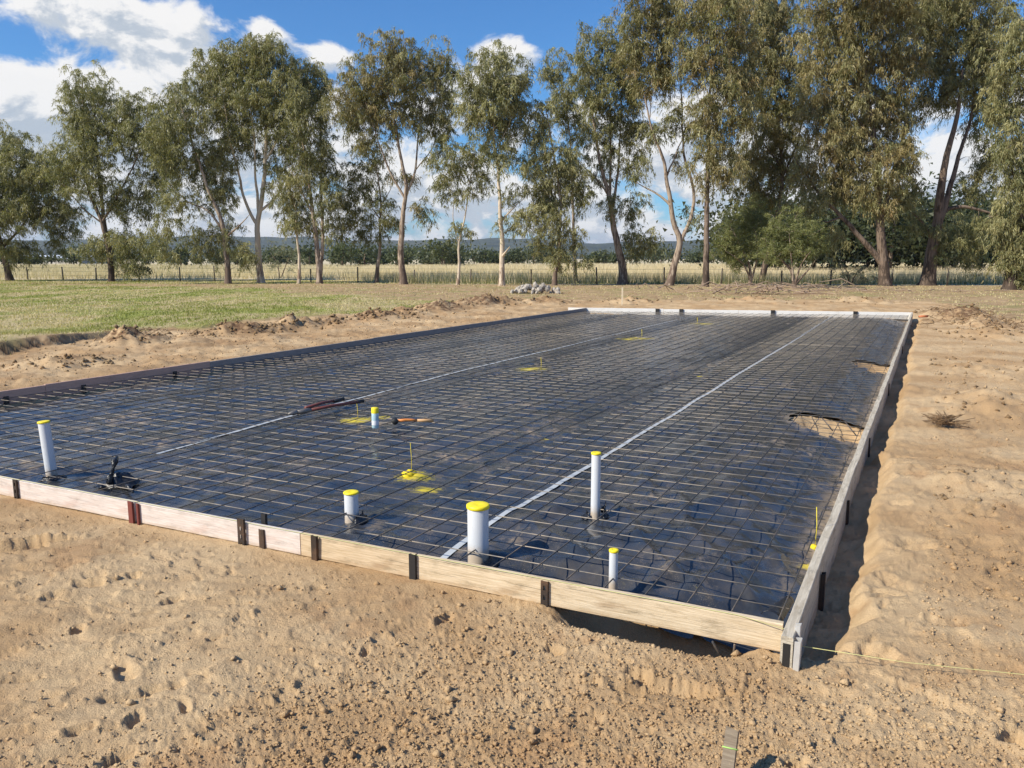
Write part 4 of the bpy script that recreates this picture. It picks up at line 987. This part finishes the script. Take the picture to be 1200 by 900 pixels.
pieces = [(-330, 24, M['pink'], 'pale worn board at the left end of the near form'), (26.5, 162, M['pink'], 'pinkish white board near the bent black plastic on the near form'),
          (165, 356, M['pink'], 'chalky pink board in the middle of the near form between brown pegs'), (357, 489, M['ply2'], 'raw yellow timber board with a dark knot in the near form'),
          (491, 919, M['ply'], 'long raw timber board ending at the near corner of the form')]
for (a_, b_, mt, lab) in pieces:
    ta, tb = front_t(a_), front_t(b_)
    board(lab, fpt(ta, -.032), fpt(tb, -.032), bz0, Z_TOP, .032, mt, group=FG)
# right form: weathered hollow section, running past the near corner
def rpt(s, t=0.0): return st(s, t)
rs = [-.135, 4.3, 9.6, 15.0, 20.70]
rl = ['weathered grey form beam at the near right corner with a dark hollow end', 'weathered grey form beam beside the larger tear in the sheet', 'weathered grey form beam beside the smaller tear in the sheet', 'weathered grey form beam at the far right corner']
for i in range(4):
    zz = .010 if i == 0 else .020
    board(rl[i], rpt(rs[i], -.004), rpt(rs[i + 1] - .004, -.004), zz - .115, Z_TOP + (.004 if i % 2 else 0), .046, M['grey'], group=FG).location = st(rs[i], -.052, zz - .115)
# dark mouth of the hollow near beam: black block for the shade inside
q = st(-.1365, -.029, .055); mb = MB(); mb.box(-.002, .012, -.014, .014, -.062, .075)
o = mb.build('hollow_shade', M['black'], None, False); ob = [x for x in bpy.data.objects if x.get('label') == rl[0]][0]
o.parent = ob; o.location = (.0005, .023, .15)
# left form: brown then dark
ls = [-.2, 2.55, 4.9, 8.6, 12.6, 18.70]
ll = ['brown form board at the left edge of the picture', 'brown form board of the left form, second from the near end', 'dark form board of the left form beside the low soil heaps', 'dark form board in the middle of the far left form', 'dark form board running up to the far left corner']
for i in range(5):
    board(ll[i], st(ls[i + 1] - .004, SW + .0), st(ls[i], SW + .0), -.02, Z_TOP + .028 + .006 * (i % 2), .03, M['brown'] if i < 2 else M['dark'], group=FG).location = st(ls[i + 1] - .004, SW + .034, -.02)
# far form: white boards
ft = [-.05, 1.75, 4.3, 6.3, 8.95]
fl = ['white form board at the far right corner', 'white far form board, second from the far right corner', 'white far form board between two dark pegs', 'white form board overrunning the far left corner']
for i in range(4):
    t0, t1 = ft[i] + .006, ft[i + 1]
    p0 = st(float(s_far(t1)), t1); p1 = st(float(s_far(t0)), t0)
    board(fl[i], p0, p1, -.02, Z_TOP + .02 + (.012 if i == 3 else 0), .03, M['white'], group=FG)

# ------------------------------------------------------------------ pegs that hold the form
def peg_mesh(h, w=.034, d=.016, holes=True, seed=0):
    R = random.Random(seed); mb = MB(); n = max(5, int(h / .022)); xs = [-w / 2, -w / 6, w / 6, w / 2]
    vs = [(x, 0, h * i / n - (.004 * R.random() if i == n else 0)) for i in range(n + 1) for x in xs]; fs = []
    for i in range(n):
        for j in range(3):
            if holes and j == 1 and i % 2 == 1 and 1 < i < n - 1: continue
            fs.append((i * 4 + j, i * 4 + j + 1, (i + 1) * 4 + j + 1, (i + 1) * 4 + j))
    mb.add(vs, fs)
    for sx in (-1, 1):      # folded flanges
        x = sx * w / 2; v2 = [(x, 0, 0), (x * .92, d, 0), (x * .92, d, h - .006), (x, 0, h - .002)]
        mb.add(v2, [(0, 1, 2, 3)])
    return mb.mesh('peg')
def peg(label, x, y, top, bottom, rz, mtl, w=.034, d=.016, holes=True, tilt=(0, 0), seed=0, group='pegs along the slab formwork', name='form_peg'):
    o = link(name, peg_mesh(top - bottom, w, d, holes, seed), mtl, None, (x, y, bottom), (tilt[0], tilt[1], rz))
    so = o.modifiers.new('thick', 'SOLIDIFY'); so.thickness = .003; so.offset = 0
    tag(o, label, 'peg', group); return o
fa = math.atan2(-E2[1], -E2[0])                      # direction of the near form, left to right
for (px, up, mt, w, d, hl, lab, tl) in [
        (25, .012, M['peg'], .036, .012, True, 'dark peg nearest the left edge on the near form', 0), (160, .012, M['pegred'], .036, .012, False, 'red oxide peg covering a board joint on the near form', 0.02),
        (168, .006, M['pegred'], .014, .012, False, 'narrow red peg right beside the wide red oxide peg', 0), (289, .032, M['peg'], .046, .014, True, 'tall brown peg beside the yellow paint mark on the near form', .02),
        (313, -.012, M['peg'], .034, .014, False, 'short brown peg just right of the tall brown peg', -.03), (374, .014, M['peg'], .034, .016, False, 'dark peg in front of the short stout pipe', .03),
        (489, .010, M['pegblack'], .036, .020, False, 'black peg at the joint left of the thickest pipe', 0), (643, .000, M['peg'], .034, .018, True, 'perforated steel peg below the tall thin pipe', 0)]:
    p = st(-.046, front_t(px)); peg(lab, p[0], p[1], Z_TOP + up, -.10, fa, mt, w, d, hl, (tl, tl), px)
p = st(.030, front_t(304)); peg('black peg standing inside the near form behind the boards', p[0], p[1], Z_TOP + .05, -.06, fa, M['pegblack'], .030, .016, False, (0, 0), 5)
# corner pegs
ORD = 'first second third fourth fifth sixth seventh eighth ninth tenth eleventh twelfth thirteenth fourteenth'.split()
p = st(-.125, -.075); peg('pale steel corner peg on the outside of the near right corner', p[0], p[1], Z_TOP - .005, -.13, ANG1, M['galv'], .040, .022, False, (0.02, 0), 9)
p = st(-.055, -.066); peg('pale steel peg close behind the corner peg', p[0], p[1], Z_TOP + .022, -.13, ANG1, M['galv'], .030, .020, False, (0.0, 0.02), 10)
for i, s_ in enumerate([.75, 2.1, 4.1, 7.4, 12.4]):
    p = st(s_, -.068 - .01 * random.random()); nm = 'dark peg in the shade outside the right form, ' + ORD[i] + ' from the near corner'
    peg(nm, p[0], p[1], Z_TOP - .03 * random.random() - .05, -.2, ANG1, M['peg'], .034, .020, False, (random.uniform(-.03, .03), 0), 30 + i, 'pegs in the shade outside the right form')
for i, s_ in enumerate([2.2, 3.1, 4.6, 6.0, 7.6, 9.4, 11.4, 13.6, 16.0]):
    p = st(s_, SW + .052); peg('small peg tip showing above the left form, ' + ORD[i] + ' from the left edge', p[0], p[1], Z_TOP + .016 + .02 * random.random(), -.05, ANG1, M['peg'], .028, .012, False, (0, 0), 60 + i, 'peg tips along the left form')
for i, s_ in enumerate([3.0, 4.3, 2.1]):
    p = st(s_, SW - .012); peg(['dark peg inside the left form below the soil heaps', 'dark peg inside the left form at the colour change of the boards', 'dark peg inside the left form near the left edge'][i], p[0], p[1], Z_TOP - .03, -.03, ANG1, M['pegblack'], .05, .02, False, (0, 0), 80 + i)
for px, lab in [(756, 'black peg on the white far form, leftmost'), (787, 'black peg on the white far form, second from the left'), (903, 'black peg on the white far form, third from the left'), (1003, 'black peg on the white far form nearest the far right corner')]:
    t_ = px_st(px, 368, .10)[1]; s_ = float(s_far(t_)) - .03
    p = st(s_, t_); peg(lab, p[0], p[1], Z_TOP + .035, -.02, fa + .2, M['pegblack'], .11, .03, False, (0, 0), px)

# ------------------------------------------------------------------ steel mesh: sheets of welded bars, tied where they lap
Z_BAR = .094
def bar_mesh(L, r):
    mb = MB(); n = max(2, int(L / .8)); pts = [(L * i / n, random.uniform(-.0025, .0025) * (0 < i < n), random.uniform(-.003, .003) * (0 < i < n)) for i in range(n + 1)]
    mb.tube(pts, r, 6, True); return mb.mesh('bar', True)
PITCH_B = .193
cols = [(.05, 2.17), (2.36, 4.48), (4.67, 6.60), (6.79, SW - .05)]
rows = [(.05, 6.05), (5.85, 11.85), (11.65, 16.6), (16.4, 20.6)]
rown = ['nearest the camera', 'in the second row', 'in the third row', 'at the far end']; coln = ['along the right form', 'right of the middle', 'left of the middle', 'along the left form']
bar_cache = {}
def shared_bar(L, r):
    k = (round(L, 2), r)
    if k not in bar_cache: bar_cache[k] = [bar_mesh(k[0], r) for _ in range(2 if L > 3 else 3)]
    return random.choice(bar_cache[k])
for ri, (s0, s1) in enumerate(rows):
    for ci, (t0, t1) in enumerate(cols):
        dz_ = (.009 if (ri + ci) % 2 else 0.0)
        ds, dt = random.uniform(-.012, .012), random.uniform(-.010, .010)
        root = empty('steel_mesh', st(s0, t0, Z_BAR + dz_))
        tag(root, f'sheet of rusty welded steel mesh {rown[ri]}, {coln[ci]}', 'steel mesh', 'sheets of reinforcing mesh over the plastic')
        nt = int(round((t1 - t0) / PITCH_B)) + 1; ns = int((s1 - s0 - .04) / PITCH_B) + 1
        base = st(s0, t0)
        for i in range(nt):           # long bars
            t_ = t0 + (t1 - t0) * i / (nt - 1); e = min(s1, float(s_far(t_)) - .06)
            if t_ + dt < .02: dt = 0
            if e - s0 < .3: continue
            L = round(e - s0 - (random.random() * .02), 2)
            p = st(s0 + ds, t_ + dt) - base
            o = link('bar', shared_bar(L, .0034), M['bar2'], root, (p[0], p[1], .0035), (0, 0, ANG1 + random.gauss(0, .0006)))
        for i in range(ns):           # cross bars
            s_ = s0 + .03 + PITCH_B * i
            ta, tb = t0 - (.02 if ci == 0 else .11), t1 + (.02 if ci == 3 else .11)
            if s_ > float(s_far(ta)) - .08: continue
            if s_ > float(s_far(tb)) - .08: tb = (S_FAR0 - .08 - s_) / (S_FAR0 - S_FAR1) * SW
            if tb - ta < .2: continue
            p = st(s_ + ds, tb + dt) - base
            o = link('bar', shared_bar(round(tb - ta, 2), .0031), M['bar'], root, (p[0], p[1], -.0040), (0, 0, fa + random.gauss(0, .0008)))
# footing bars showing in the open corner and the tear
def rod(label, pts, r, mtl, name='starter_bar', cat='bar', group=None, n=6):
    pts = [np.array(p, float) for p in pts]; mb = MB(); mb.tube([p - pts[0] for p in pts], r, n); o = mb.build(name, mtl, None, True, pts[0]); tag(o, label, cat, group); return o
def gpt(px, py, z): return at(px, py, z)
CB = 'bent bars under the near board by the corner'
rod('bent rusty bar under the near board, left of the three at the corner', [at(835, 752, .02), at(842, 765, -.05), at(850, 774, -.08)], .005, M['bar2'], group=CB)
rod('bent rusty bar under the near board, middle of the three at the corner', [at(861, 755, .02), at(860, 764, -.03), at(858, 772, -.07)], .005, M['bar2'], group=CB)
rod('bent rusty bar under the near board, right of the three at the corner', [at(902, 760, .02), at(907, 768, -.03), at(913, 776, -.06)], .005, M['bar2'], group=CB)
rod('dark bar slanting into the larger tear, left one', [at(962, 488, .09), at(976, 505, -.02)], .006, M['bar2'], group='bars in the larger tear')
rod('dark bar slanting into the larger tear, right one', [at(990, 494, .09), at(1004, 511, -.02)], .006, M['bar2'], group='bars in the larger tear')

# ------------------------------------------------------------------ joint tape on the sheet
def tape(label, stpts, w):
    vs = []; fs = []; path = []
    for i in range(len(stpts) - 1):
        (s0, t0), (s1, t1) = stpts[i], stpts[i + 1]; n = max(2, int(math.hypot(s1 - s0, t1 - t0) / .07))
        for j in range(n): path.append((s0 + (s1 - s0) * j / n, t0 + (t1 - t0) * j / n))
    path.append(stpts[-1])
    for (s_, t_) in path:
        wob = .006 * float(vnoise(np.array([s_ * 1.3]), np.array([t_]), 4)[0])
        for k in (-1, -.33, .33, 1):
            tt = t_ + wob + k * w / 2; p = st(s_, tt, max(pz(s_, tt), pz(s_, t_)) + .006); vs.append(p)
    n = len(path)
    for i in range(n - 1):
        for k in range(3): fs.append((i * 4 + k, (i + 1) * 4 + k, (i + 1) * 4 + k + 1, i * 4 + k + 1))
    mb = MB(); mb.add(vs, fs); o = mb.build('joint_tape', M['tape'], None, True); tag(o, label, 'tape', 'silver tape over the sheet joints')
tape('silver tape line running from the thickest pipe to the far right', [(.08, 1.80), (2.5, 1.79), (10, 1.83), (20.2, 1.88)], .040)
tape('silver tape line on the left passing the bolt cutters', [(1.2, 5.02), (3.5, 5.20), (6.2, 5.35), (12, 5.32), (18.9, 5.30)], .042)

# ------------------------------------------------------------------ pipes
def top_z(px, py, x, y):
    d = ray(px, py); t_ = math.hypot(x, y) / math.hypot(d[0], d[1]); return CAM_H + d[2] * t_
PG = 'capped pipes standing through the slab'
def pipe(label, px, ybase, ytop, wpx, zb=.045, tape_h=.007, rim=1.09, tilt=0.0):
    b = at(px, ybase, zb); depth = b[1] * CP + (CAM_H - zb) * SP
    r = wpx / F * depth / 2; b[1] += r * .9
    zt = top_z(px, ytop, b[0], b[1]); h = zt - zb
    root = empty('drain_pipe', (b[0], b[1], zb - .12)); root.rotation_euler = (0, tilt, 0); tag(root, label, 'pipe', PG)
    H = h + .12
    mb = MB(); mb.lathe([(r, 0), (r, H - .004), (r * .97, H), (r * .86, H), (r * .86, H - .06)], 28); mb.build('pipe_wall', M['pvc'], root, True)
    mb = MB(); mb.lathe([(r * 1.02, H - tape_h), (r * rim, H - tape_h * .8), (r * rim, H + .003), (r * .98, H + .006), (r * .3, H + .004), (0.0005, H + .001)], 28); mb.build('cap', M['yellow'], root, True)
    return b, r
b, r = pipe('tall white pipe at the left beside the near form', 59, 560, 494, 12.5, tilt=-.06); collar(b[0], b[1], r, .03, -2.4, .3, .03, 1)
b, r = pipe('short stout white pipe with yellow rim behind the brown pegs', 411, 613, 577, 16.5); collar(b[0], b[1], r, .05, -1.2, .9, .02, 2)
b, r = pipe('thickest white pipe with yellow cap close to the near form', 560, 655, 592, 25, tape_h=.016); collar(b[0], b[1], r, .045, -2.2, .6, .012, 3)
b, r = pipe('tall thin white pipe with yellow cap right of the tape line', 698, 606, 531, 11); collar(b[0], b[1], r, .085, -.9, .9, .03, 4); collar(b[0], b[1], r, .04, 2.4, 3.9, .02, 6)
b, r = pipe('short thin white pipe with yellow cap nearest the camera', 719, 690, 645, 10.5); collar(b[0], b[1], r, .02, -1.6, 1.2, .02, 5)

# bent black plastic beside the leftmost pipe
def crumple():
    c = at(140, 566, .05); root = empty('plastic_scrap', c); tag(root, 'crumpled black plastic scrap with an upright twist near the left pipe', 'plastic scrap')
    R = np.random.default_rng(3); n = 22
    gx, gy = np.meshgrid(np.linspace(-1, 1, n), np.linspace(-1, 1, n), indexing='ij')
    rr = np.hypot(gx, gy); h = .10 * np.clip(1 - rr, 0, 1) ** .7 * (1 + .9 * fbm(gx, gy, 2.2, 3, 7)) + .012 * fbm(gx, gy, 5, 2, 8)
    V = np.stack([gx * .13, gy * .11, h * .7 - .002], -1).reshape(-1, 3); idx = np.arange(n * n).reshape(n, n)
    Q = np.stack([idx[:-1, :-1], idx[1:, :-1], idx[1:, 1:], idx[:-1, 1:]], -1).reshape(-1, 4)
    link('heap', mesh_np('heap', V, Q, 4, True), M['flap'], root)
    p0 = at(128, 566, .08) - c; p1 = at(133, 548, .16) - c; p2 = at(134, 541, .21) - c; p3 = at(137, 536, .225) - c
    mb = MB(); mb.tube([p0, p1, p2, p3], [.022, .010, .026, .012], 9); mb.build('twist', M['flap'], root, True)
    for a, b_, w_ in [((146, 570), (156, 577), .022), ((124, 572), (116, 574), .014)]:
        q0 = at(*a, .055) - c; q1 = at(*b_, .05) - c
        mb = MB(); mb.tube([q0, (q0 + q1) / 2 + np.array([0, 0, .02]), q1], [w_, w_ * .8, .006], 7); mb.build('fold', M['flap'], root, True)
crumple()

# ------------------------------------------------------------------ curled plastic at the near right corner (part of the sheet)
def curl():
    mb = MB(); vs = []; n = 12; m = 9
    for i in range(n):
        f = i / (n - 1); s_ = .16 + .38 * f; 
        for j in range(m):
            a = 2.6 * j / (m - 1); rad = .045 * (1 - .55 * f) + .008
            t_ = .035 + rad * (1 - math.cos(a)) * .9; z = .0 + .075 * (1 - f) + rad * math.sin(a) * .9 + .02 * f
            vs.append(st(s_, t_, z - .01))
    fs = [(i * m + j, (i + 1) * m + j, (i + 1) * m + j + 1, i * m + j + 1) for i in range(n - 1) for j in range(m - 1)]
    mb.add(vs, fs); o = mb.build('curled_corner', M['flap'], plastic, True); so = o.modifiers.new('thick', 'SOLIDIFY'); so.thickness = .002
curl()

# ------------------------------------------------------------------ marker wires with yellow paint
MG = 'yellow marker wires on the mesh'
def marker(label, px, yb, yt, zb=.06, lump=.0, mtl=None):
    b = at(px, yb, zb); zt = top_z(px + 1, yt, b[0], b[1]); r = max(.0018, .00026 * b[1])
    root = empty('marker_wire', b); tag(root, label, 'marker', MG)
    mb = MB(); mb.tube([(0, 0, -.03), (.004, 0, (zt - zb) * .5), (-.003, .002, zt - zb)], r, 6); mb.build('wire', mtl or M['yellowdull'], root, True)
    if lump:
        R = random.Random(int(px)); mb = MB(); n = 8
        for k in range(3):
            a = R.uniform(0, 6); mb.lathe([(lump * .9, -.012), (lump, .006), (lump * .65, lump * .45), (.001, lump * .55)], n, (lump * .5 * math.cos(a), lump * .5 * math.sin(a), 0))
        me = mb.mesh('painted_lump', True)
        for v in me.vertices: v.co.x *= 1 + R.uniform(-.25, .25); v.co.y *= 1 + R.uniform(-.25, .25); v.co.z *= 1 + R.uniform(-.3, .3)
        link('painted_lump', me, M['yellowdull'], root)
marker('yellow marker wire in the big yellow paint splash near the short stout pipe', 482, 556, 519, .055, .045)
marker('yellow marker wire beside the spray can', 419, 490, 473, .055)
marker('yellow marker wire standing alone in the middle of the slab', 634, 431, 419)
marker('yellow marker wire towards the far end of the slab', 752, 396, 386)
marker('yellow marker wire nearest the white far form', 817, 379, 372)
marker('bright yellow marker wire by the right form near the corner', 955, 640, 594, .05, .016, M['yellow'])

# ------------------------------------------------------------------ spray can, hammer, bolt cutters
p = at(440, 501.5, Z_BAR + .012); root = empty('spray_can', (p[0], p[1], Z_BAR + .012)); tag(root, 'blue and white spray can with yellow cap standing on the mesh', 'spray can')
r = .032
mb = MB(); mb.lathe([(.001, .0), (r * .9, 0), (r, .004), (r, .135), (r * .97, .138)], 24); mb.build('body', M['canblue'], root, True)
mb = MB(); mb.lathe([(r * 1.004, .03), (r * 1.008, .031), (r * 1.008, .07), (r * 1.004, .071)], 24); mb.build('printed_band', M['canwhite'], root, True)
mb = MB(); mb.lathe([(r * .97, .138), (r * .80, .146), (r * .5, .15), (.001, .15)], 24); mb.build('shoulder', M['steelgrey'], root, True)
mb = MB(); mb.lathe([(r * 1.02, .136), (r * 1.02, .180), (r * .95, .185), (.001, .185)], 24); mb.build('cap', M['yellow'], root, True)
h0 = at(460, 494, Z_BAR + .03); h1 = at(508, 492, Z_BAR + .03)
root = empty('hammer', h0, math.atan2(h1[1] - h0[1], h1[0] - h0[0])); tag(root, 'mallet with black head and orange handle lying on the mesh', 'hammer')
Lh = np.linalg.norm((h1 - h0)[:2]); root.location.z = Z_BAR + .035
mb = MB(); mb.lathe([(.001, -.05), (.024, -.05), (.028, -.044), (.028, .044), (.024, .05), (.001, .05)], 18); o = mb.build('head', M['black'], root, True, (.02, 0, 0), (math.pi / 2, 0, 0))
mb = MB(); mb.tube([(.045, 0, 0), (Lh * .30, 0, .004), (Lh * .45, 0, .002), (Lh * .6, 0, -.004)], [.013, .014, .013, .012], 12); mb.build('shaft', M['orange'], root, True)
mb = MB(); mb.tube([(Lh * .6, 0, -.004), (Lh * .8, 0, -.008), (Lh, 0, -.010)], [.0125, .015, .016], 12); mb.build('grip', M['handle'], root, True)
c0 = at(338, 485, Z_BAR + .03); c1 = at(425, 470, Z_BAR + .03); c2 = at(402, 467.5, Z_BAR + .03)
root = empty('bolt_cutters', c0); tag(root, 'bolt cutters with dark red handles lying open on the mesh', 'bolt cutters')
q1, q2 = c1 - c0, c2 - c0; j1 = q1 * .22 + np.array([0, 0, .0])
mb = MB(); mb.tube([q1 * .0, q1 * .06, q1 * .12], [.008, .026, .02], 8); mb.build('jaw', M['steelgrey'], root, True)
mb = MB(); mb.tube([q1 * .02 + np.array([0, .03, .006]), q1 * .08 + np.array([0, .035, .006]), q1 * .14 + np.array([0, .015, .006])], [.007, .022, .018], 8); mb.build('jaw', M['steelgrey'], root, True)
mb = MB(); mb.tube([j1 * .5, j1, q1 * .3], [.022, .026, .016], 8); mb.build('link', M['steelgrey'], root, True)
mb = MB(); mb.tube([q1 * .26, q1 * .6 + np.array([0, -.03, .01]), q1], [.016, .016, .014], 8); mb.build('handle', M['redpaint'], root, True)
mb = MB(); mb.tube([q2 * .28 + np.array([0, .02, .01]), q2 * .6 + np.array([0, .04, .012]), q2], [.016, .016, .014], 8); mb.build('handle', M['redpaint'], root, True)
mb = MB(); mb.tube([q1 * .82, q1 * 1.01], [.018, .018], 8); mb.build('grip', M['black'], root, True)
mb = MB(); mb.tube([q2 * .82, q2 * 1.01], [.018, .018], 8); mb.build('grip', M['black'], root, True)

# ------------------------------------------------------------------ string lines, stakes
tl0 = front_t(-330)
pts = [st(-.034, tl0, Z_TOP + .008)] + [st(-.034 , tl0 * (1 - f), Z_TOP + .006 - .003 * math.sin(f * 9)) for f in np.linspace(.1, .98, 12)] + [st(-.06, -.06, Z_TOP - .012)]
rod('green yellow string line stretched along the top of the near form', pts, .0016, M['string'], 'string_line', 'string', n=5)
e0 = st(-.09, -.06, Z_TOP - .05); e1 = at(1195, 790, .06); e2 = at(1290, 800, .06)
rod('yellow string running from the corner peg over the sand to the right', [e0, (e0 * .5 + e1 * .5) + np.array([0, 0, -.012]), e1, e2], .0013, M['string'], 'string_line', 'string', n=5)
# stake in the foreground with a green tie
b0 = at(851, 915, .05); t0_ = at(859, 852, .18)
v = t0_ - b0; L = np.linalg.norm(v)
root = empty('timber_stake', b0); tag(root, 'short weathered timber stake with a green tie at the bottom edge', 'stake')
root.rotation_euler = v_rot = __import__('mathutils').Vector(v).to_track_quat('Z', 'Y').to_euler()
mb = MB(); mb.add([(-.019, -.010, -.12), (.019, -.010, -.12), (.019, .014, -.12), (-.019, .014, -.12), (-.019, -.011, L - .012), (.018, -.010, L - .004), (.019, .014, L), (-.018, .014, L - .008)],
                  [(3, 2, 1, 0), (4, 5, 6, 7), (0, 1, 5, 4), (1, 2, 6, 5), (2, 3, 7, 6), (3, 0, 4, 7)]); mb.build('shaft', M['stake'], root)
mb = MB(); mb.tube([(-.021, -.013, L * .60), (.021, -.013, L * .61), (.021, .016, L * .60), (-.021, .016, L * .605), (-.021, -.013, L * .602)], .0022, 5); mb.build('tie', simple('green_tie', (.38, .62, .16), .7), root, True)
for k in range(4):
    mb = MB(); z = L * (.20 + .075 * k); mb.box(-.011, .009, -.0125, -.0112, z, z + .010, .002); mb.build('chalk_mark', M['white'], root)
# pale stake behind the far form
b0 = at(729, 357, .1); zt = top_z(729.5, 337, b0[0], b0[1])
o = MB(); o.box(-.022, .022, -.022, .022, -.2, zt - .1, .003); o = o.build('survey_stake', M['stakepale'], None, False, (b0[0], b0[1], .1)); tag(o, 'pale wooden stake standing behind the far form', 'stake')
# orange pipe stub at the far right corner
b0 = at(1070, 371, .12); mb = MB(); mb.tube([(0, 0, 0), (.24, .02, .01)], [.03, .03], 12); o = mb.build('orange_pipe_stub', M['terracotta'], None, True, (b0[0] + .15, b0[1], .12)); tag(o, 'short orange pipe stub on the sand by the far right corner', 'pipe')

# ------------------------------------------------------------------ wire fence along the trees
root = empty('wire_fence', (0, 50, 0)); tag(root, 'post and wire fence running behind the row of gum trees', 'fence')
FP = []
for (px, Yd) in [(-10, 63), (35, 62), (73, 60.5), (114, 59), (160, 58), (207, 57), (255, 56), (310, 54.5), (365, 53.5), (422, 52.5), (483, 51.5), (551, 50.5), (624, 49.7), (701, 49), (780, 48.6), (850, 48.3), (915, 48), (977, 47.8), (1045, 47.6), (1112, 47.4), (1180, 47.2)]:
    x = (px - 600) / F * (Yd * CP + 1.2 * SP); FP.append((x, Yd))
for i, (x, y) in enumerate(FP):
    z = gz(x, y); mb = MB(); h = random.uniform(.85, 1.15); x += random.uniform(-.25, .25)
    mb.tube([(0, 0, -.2), (0, 0, h * .5), (random.uniform(-.02, .02), 0, h)], [.050, .046, .044], 8); mb.build('post', M['post'], root, True, (x, y - 50, z), (random.uniform(-.03, .03), random.uniform(-.03, .03), 0))
for hz in (.35, .65, .92):
    mb = MB(); mb.tube([(x, y - 50, gz(x, y) + hz) for x, y in FP], .006, 4); mb.build('wire', M['wire'], root)

# ------------------------------------------------------------------ rock pile, dead branches, weeds
def rock_mesh(seed):
    R = random.Random(seed); mb = MB()
    import bmesh
    bm = bmesh.new(); bmesh.ops.create_icosphere(bm, subdivisions=1, radius=1.0)
    for v in bm.verts: v.co *= R.uniform(.7, 1.15)
    me = bpy.data.meshes.new('rock'); bm.to_mesh(me); bm.free(); me.materials.append(M['rock']); return me
rms = [rock_mesh(i) for i in range(6)]
c = at(628, 343.5, .1)
for i in range(58):
    a = random.uniform(0, 2 * math.pi); k = random.random() ** .6; lx = 1.2 * k * math.cos(a); ly = .6 * k * math.sin(a)
    h = max(0, .32 * (1 - k) + random.uniform(-.05, .05)); sz = random.uniform(.07, .16)
    o = link('rock', random.choice(rms), None, None, (c[0] + lx, c[1] + ly, gz(c[0] + lx, c[1] + ly) + h + sz * .3), (random.random() * 6, random.random() * 6, random.random() * 6))
    o.scale = (sz * random.uniform(.8, 1.4), sz * random.uniform(.8, 1.2), sz * random.uniform(.6, .9))
    tag(o, 'pale grey rock in the low rock pile among the tree trunks', 'rock', 'rocks of the low pile')
def brush(name, label, px, py, rx, ry, n, hmax, mtl, rad=.012, seed=0, lmax=1.6):
    c = at(px, py, .1); R = random.Random(seed); mb = MB()
    for i in range(n):
        x = c[0] + R.gauss(0, rx); y = c[1] + R.gauss(0, ry); a = R.uniform(0, 2 * math.pi); L = R.uniform(.25, 1) * lmax
        z = gz(x, y) + R.uniform(.02, hmax); p0 = np.array([x, y, z]); p2 = p0 + np.array([math.cos(a) * L, math.sin(a) * L * .6, R.uniform(-.5, .5) * hmax])
        p2[2] = max(p2[2], gz(p2[0], p2[1]) + .02); p1 = (p0 + p2) / 2 + np.array([R.gauss(0, .08), R.gauss(0, .08), R.uniform(0, hmax * .7)])
        r = rad * R.uniform(.5, 1.4); mb.tube([p0, p1, p2], [r, r * .8, r * .4], 4, False)
    o = mb.build(name, mtl, None, True); tag(o, label, 'branches', kind='stuff'); return o
brush('dead_branches', 'heap of dead fallen branches in front of the two round bushes', 876, 345, 1.9, .5, 110, .35, M['twig'], .022, 1, 1.6)
brush('dead_branches', 'scattered dead twigs at the foot of the huge weeping gum', 1040, 342, 3.5, .7, 60, .12, M['twig'], .018, 2, 1.2)
brush('weed_clump', 'dry root clump lying on the sand to the right', 1105, 494, .04, .03, 130, .085, M['weed'], .003, 3, .07)
brush('weed_clump', 'dry weeds on the soil heap beyond the right sand', 1124, 367, .5, .5, 70, .08, M['weed'], .006, 4, .3)
brush('weed_clump', 'straggly dry weeds along the right edge of the sand', 1165, 380, .7, 1.0, 160, .12, M['weed'], .008, 5, .35)
brush('weed_clump', 'dark roots on the brown soil heap left of the slab', 165, 398, .25, .2, 50, .12, M['weed'], .006, 6, .2)

# ------------------------------------------------------------------ far sheds beyond the paddock
for i, (px, w_, Yd, lab) in enumerate([(70, 9, 262, 'long low shed with pale blue roof far off at the left'), (92, 7, 258, 'white roofed shed in the middle of the far sheds'), (112, 8, 264, 'low cream shed rightmost of the far sheds'), (47, 6, 266, 'small pale shed leftmost of the far sheds')]):
    x = (px - 600) / F * Yd; root = empty('shed', (x, Yd, 0), .1 * i); tag(root, lab, 'shed', 'sheds far off at the left')
    mb = MB(); mb.box(-w_ / 2, w_ / 2, -3, 3, -.2, 1.7); mb.build('wall', M['shedwall'], root)
    mb = MB(); e = w_ / 2 + .3; mb.add([(-e, -3.4, 1.6), (e, -3.4, 1.6), (e, 0, 2.7), (-e, 0, 2.7), (e, 3.4, 1.6), (-e, 3.4, 1.6)], [(0, 1, 2, 3), (3, 2, 4, 5), (0, 3, 5), (1, 4, 2)]); mb.build('roof', M['shedroof'], root)

# ------------------------------------------------------------------ air between here and the hills
def haze():
    mb = MB(); mb.box(-9600, 9600, -9600, 9600, -22, 190)
    m = bpy.data.materials.new('haze_air'); m.use_nodes = True; nt = m.node_tree; nt.nodes.clear()
    v = nt.nodes.new('ShaderNodeVolumePrincipled'); v.inputs['Color'].default_value = (.72, .82, 1.0, 1); v.inputs['Density'].default_value = .00009; v.inputs['Anisotropy'].default_value = .2
    o = nt.nodes.new('ShaderNodeOutputMaterial'); nt.links.new(v.outputs[0], o.inputs['Volume'])
    ob = mb.build('haze', m); tag(ob, 'thin blue haze in the air before the hills', 'haze', kind='stuff')
haze()
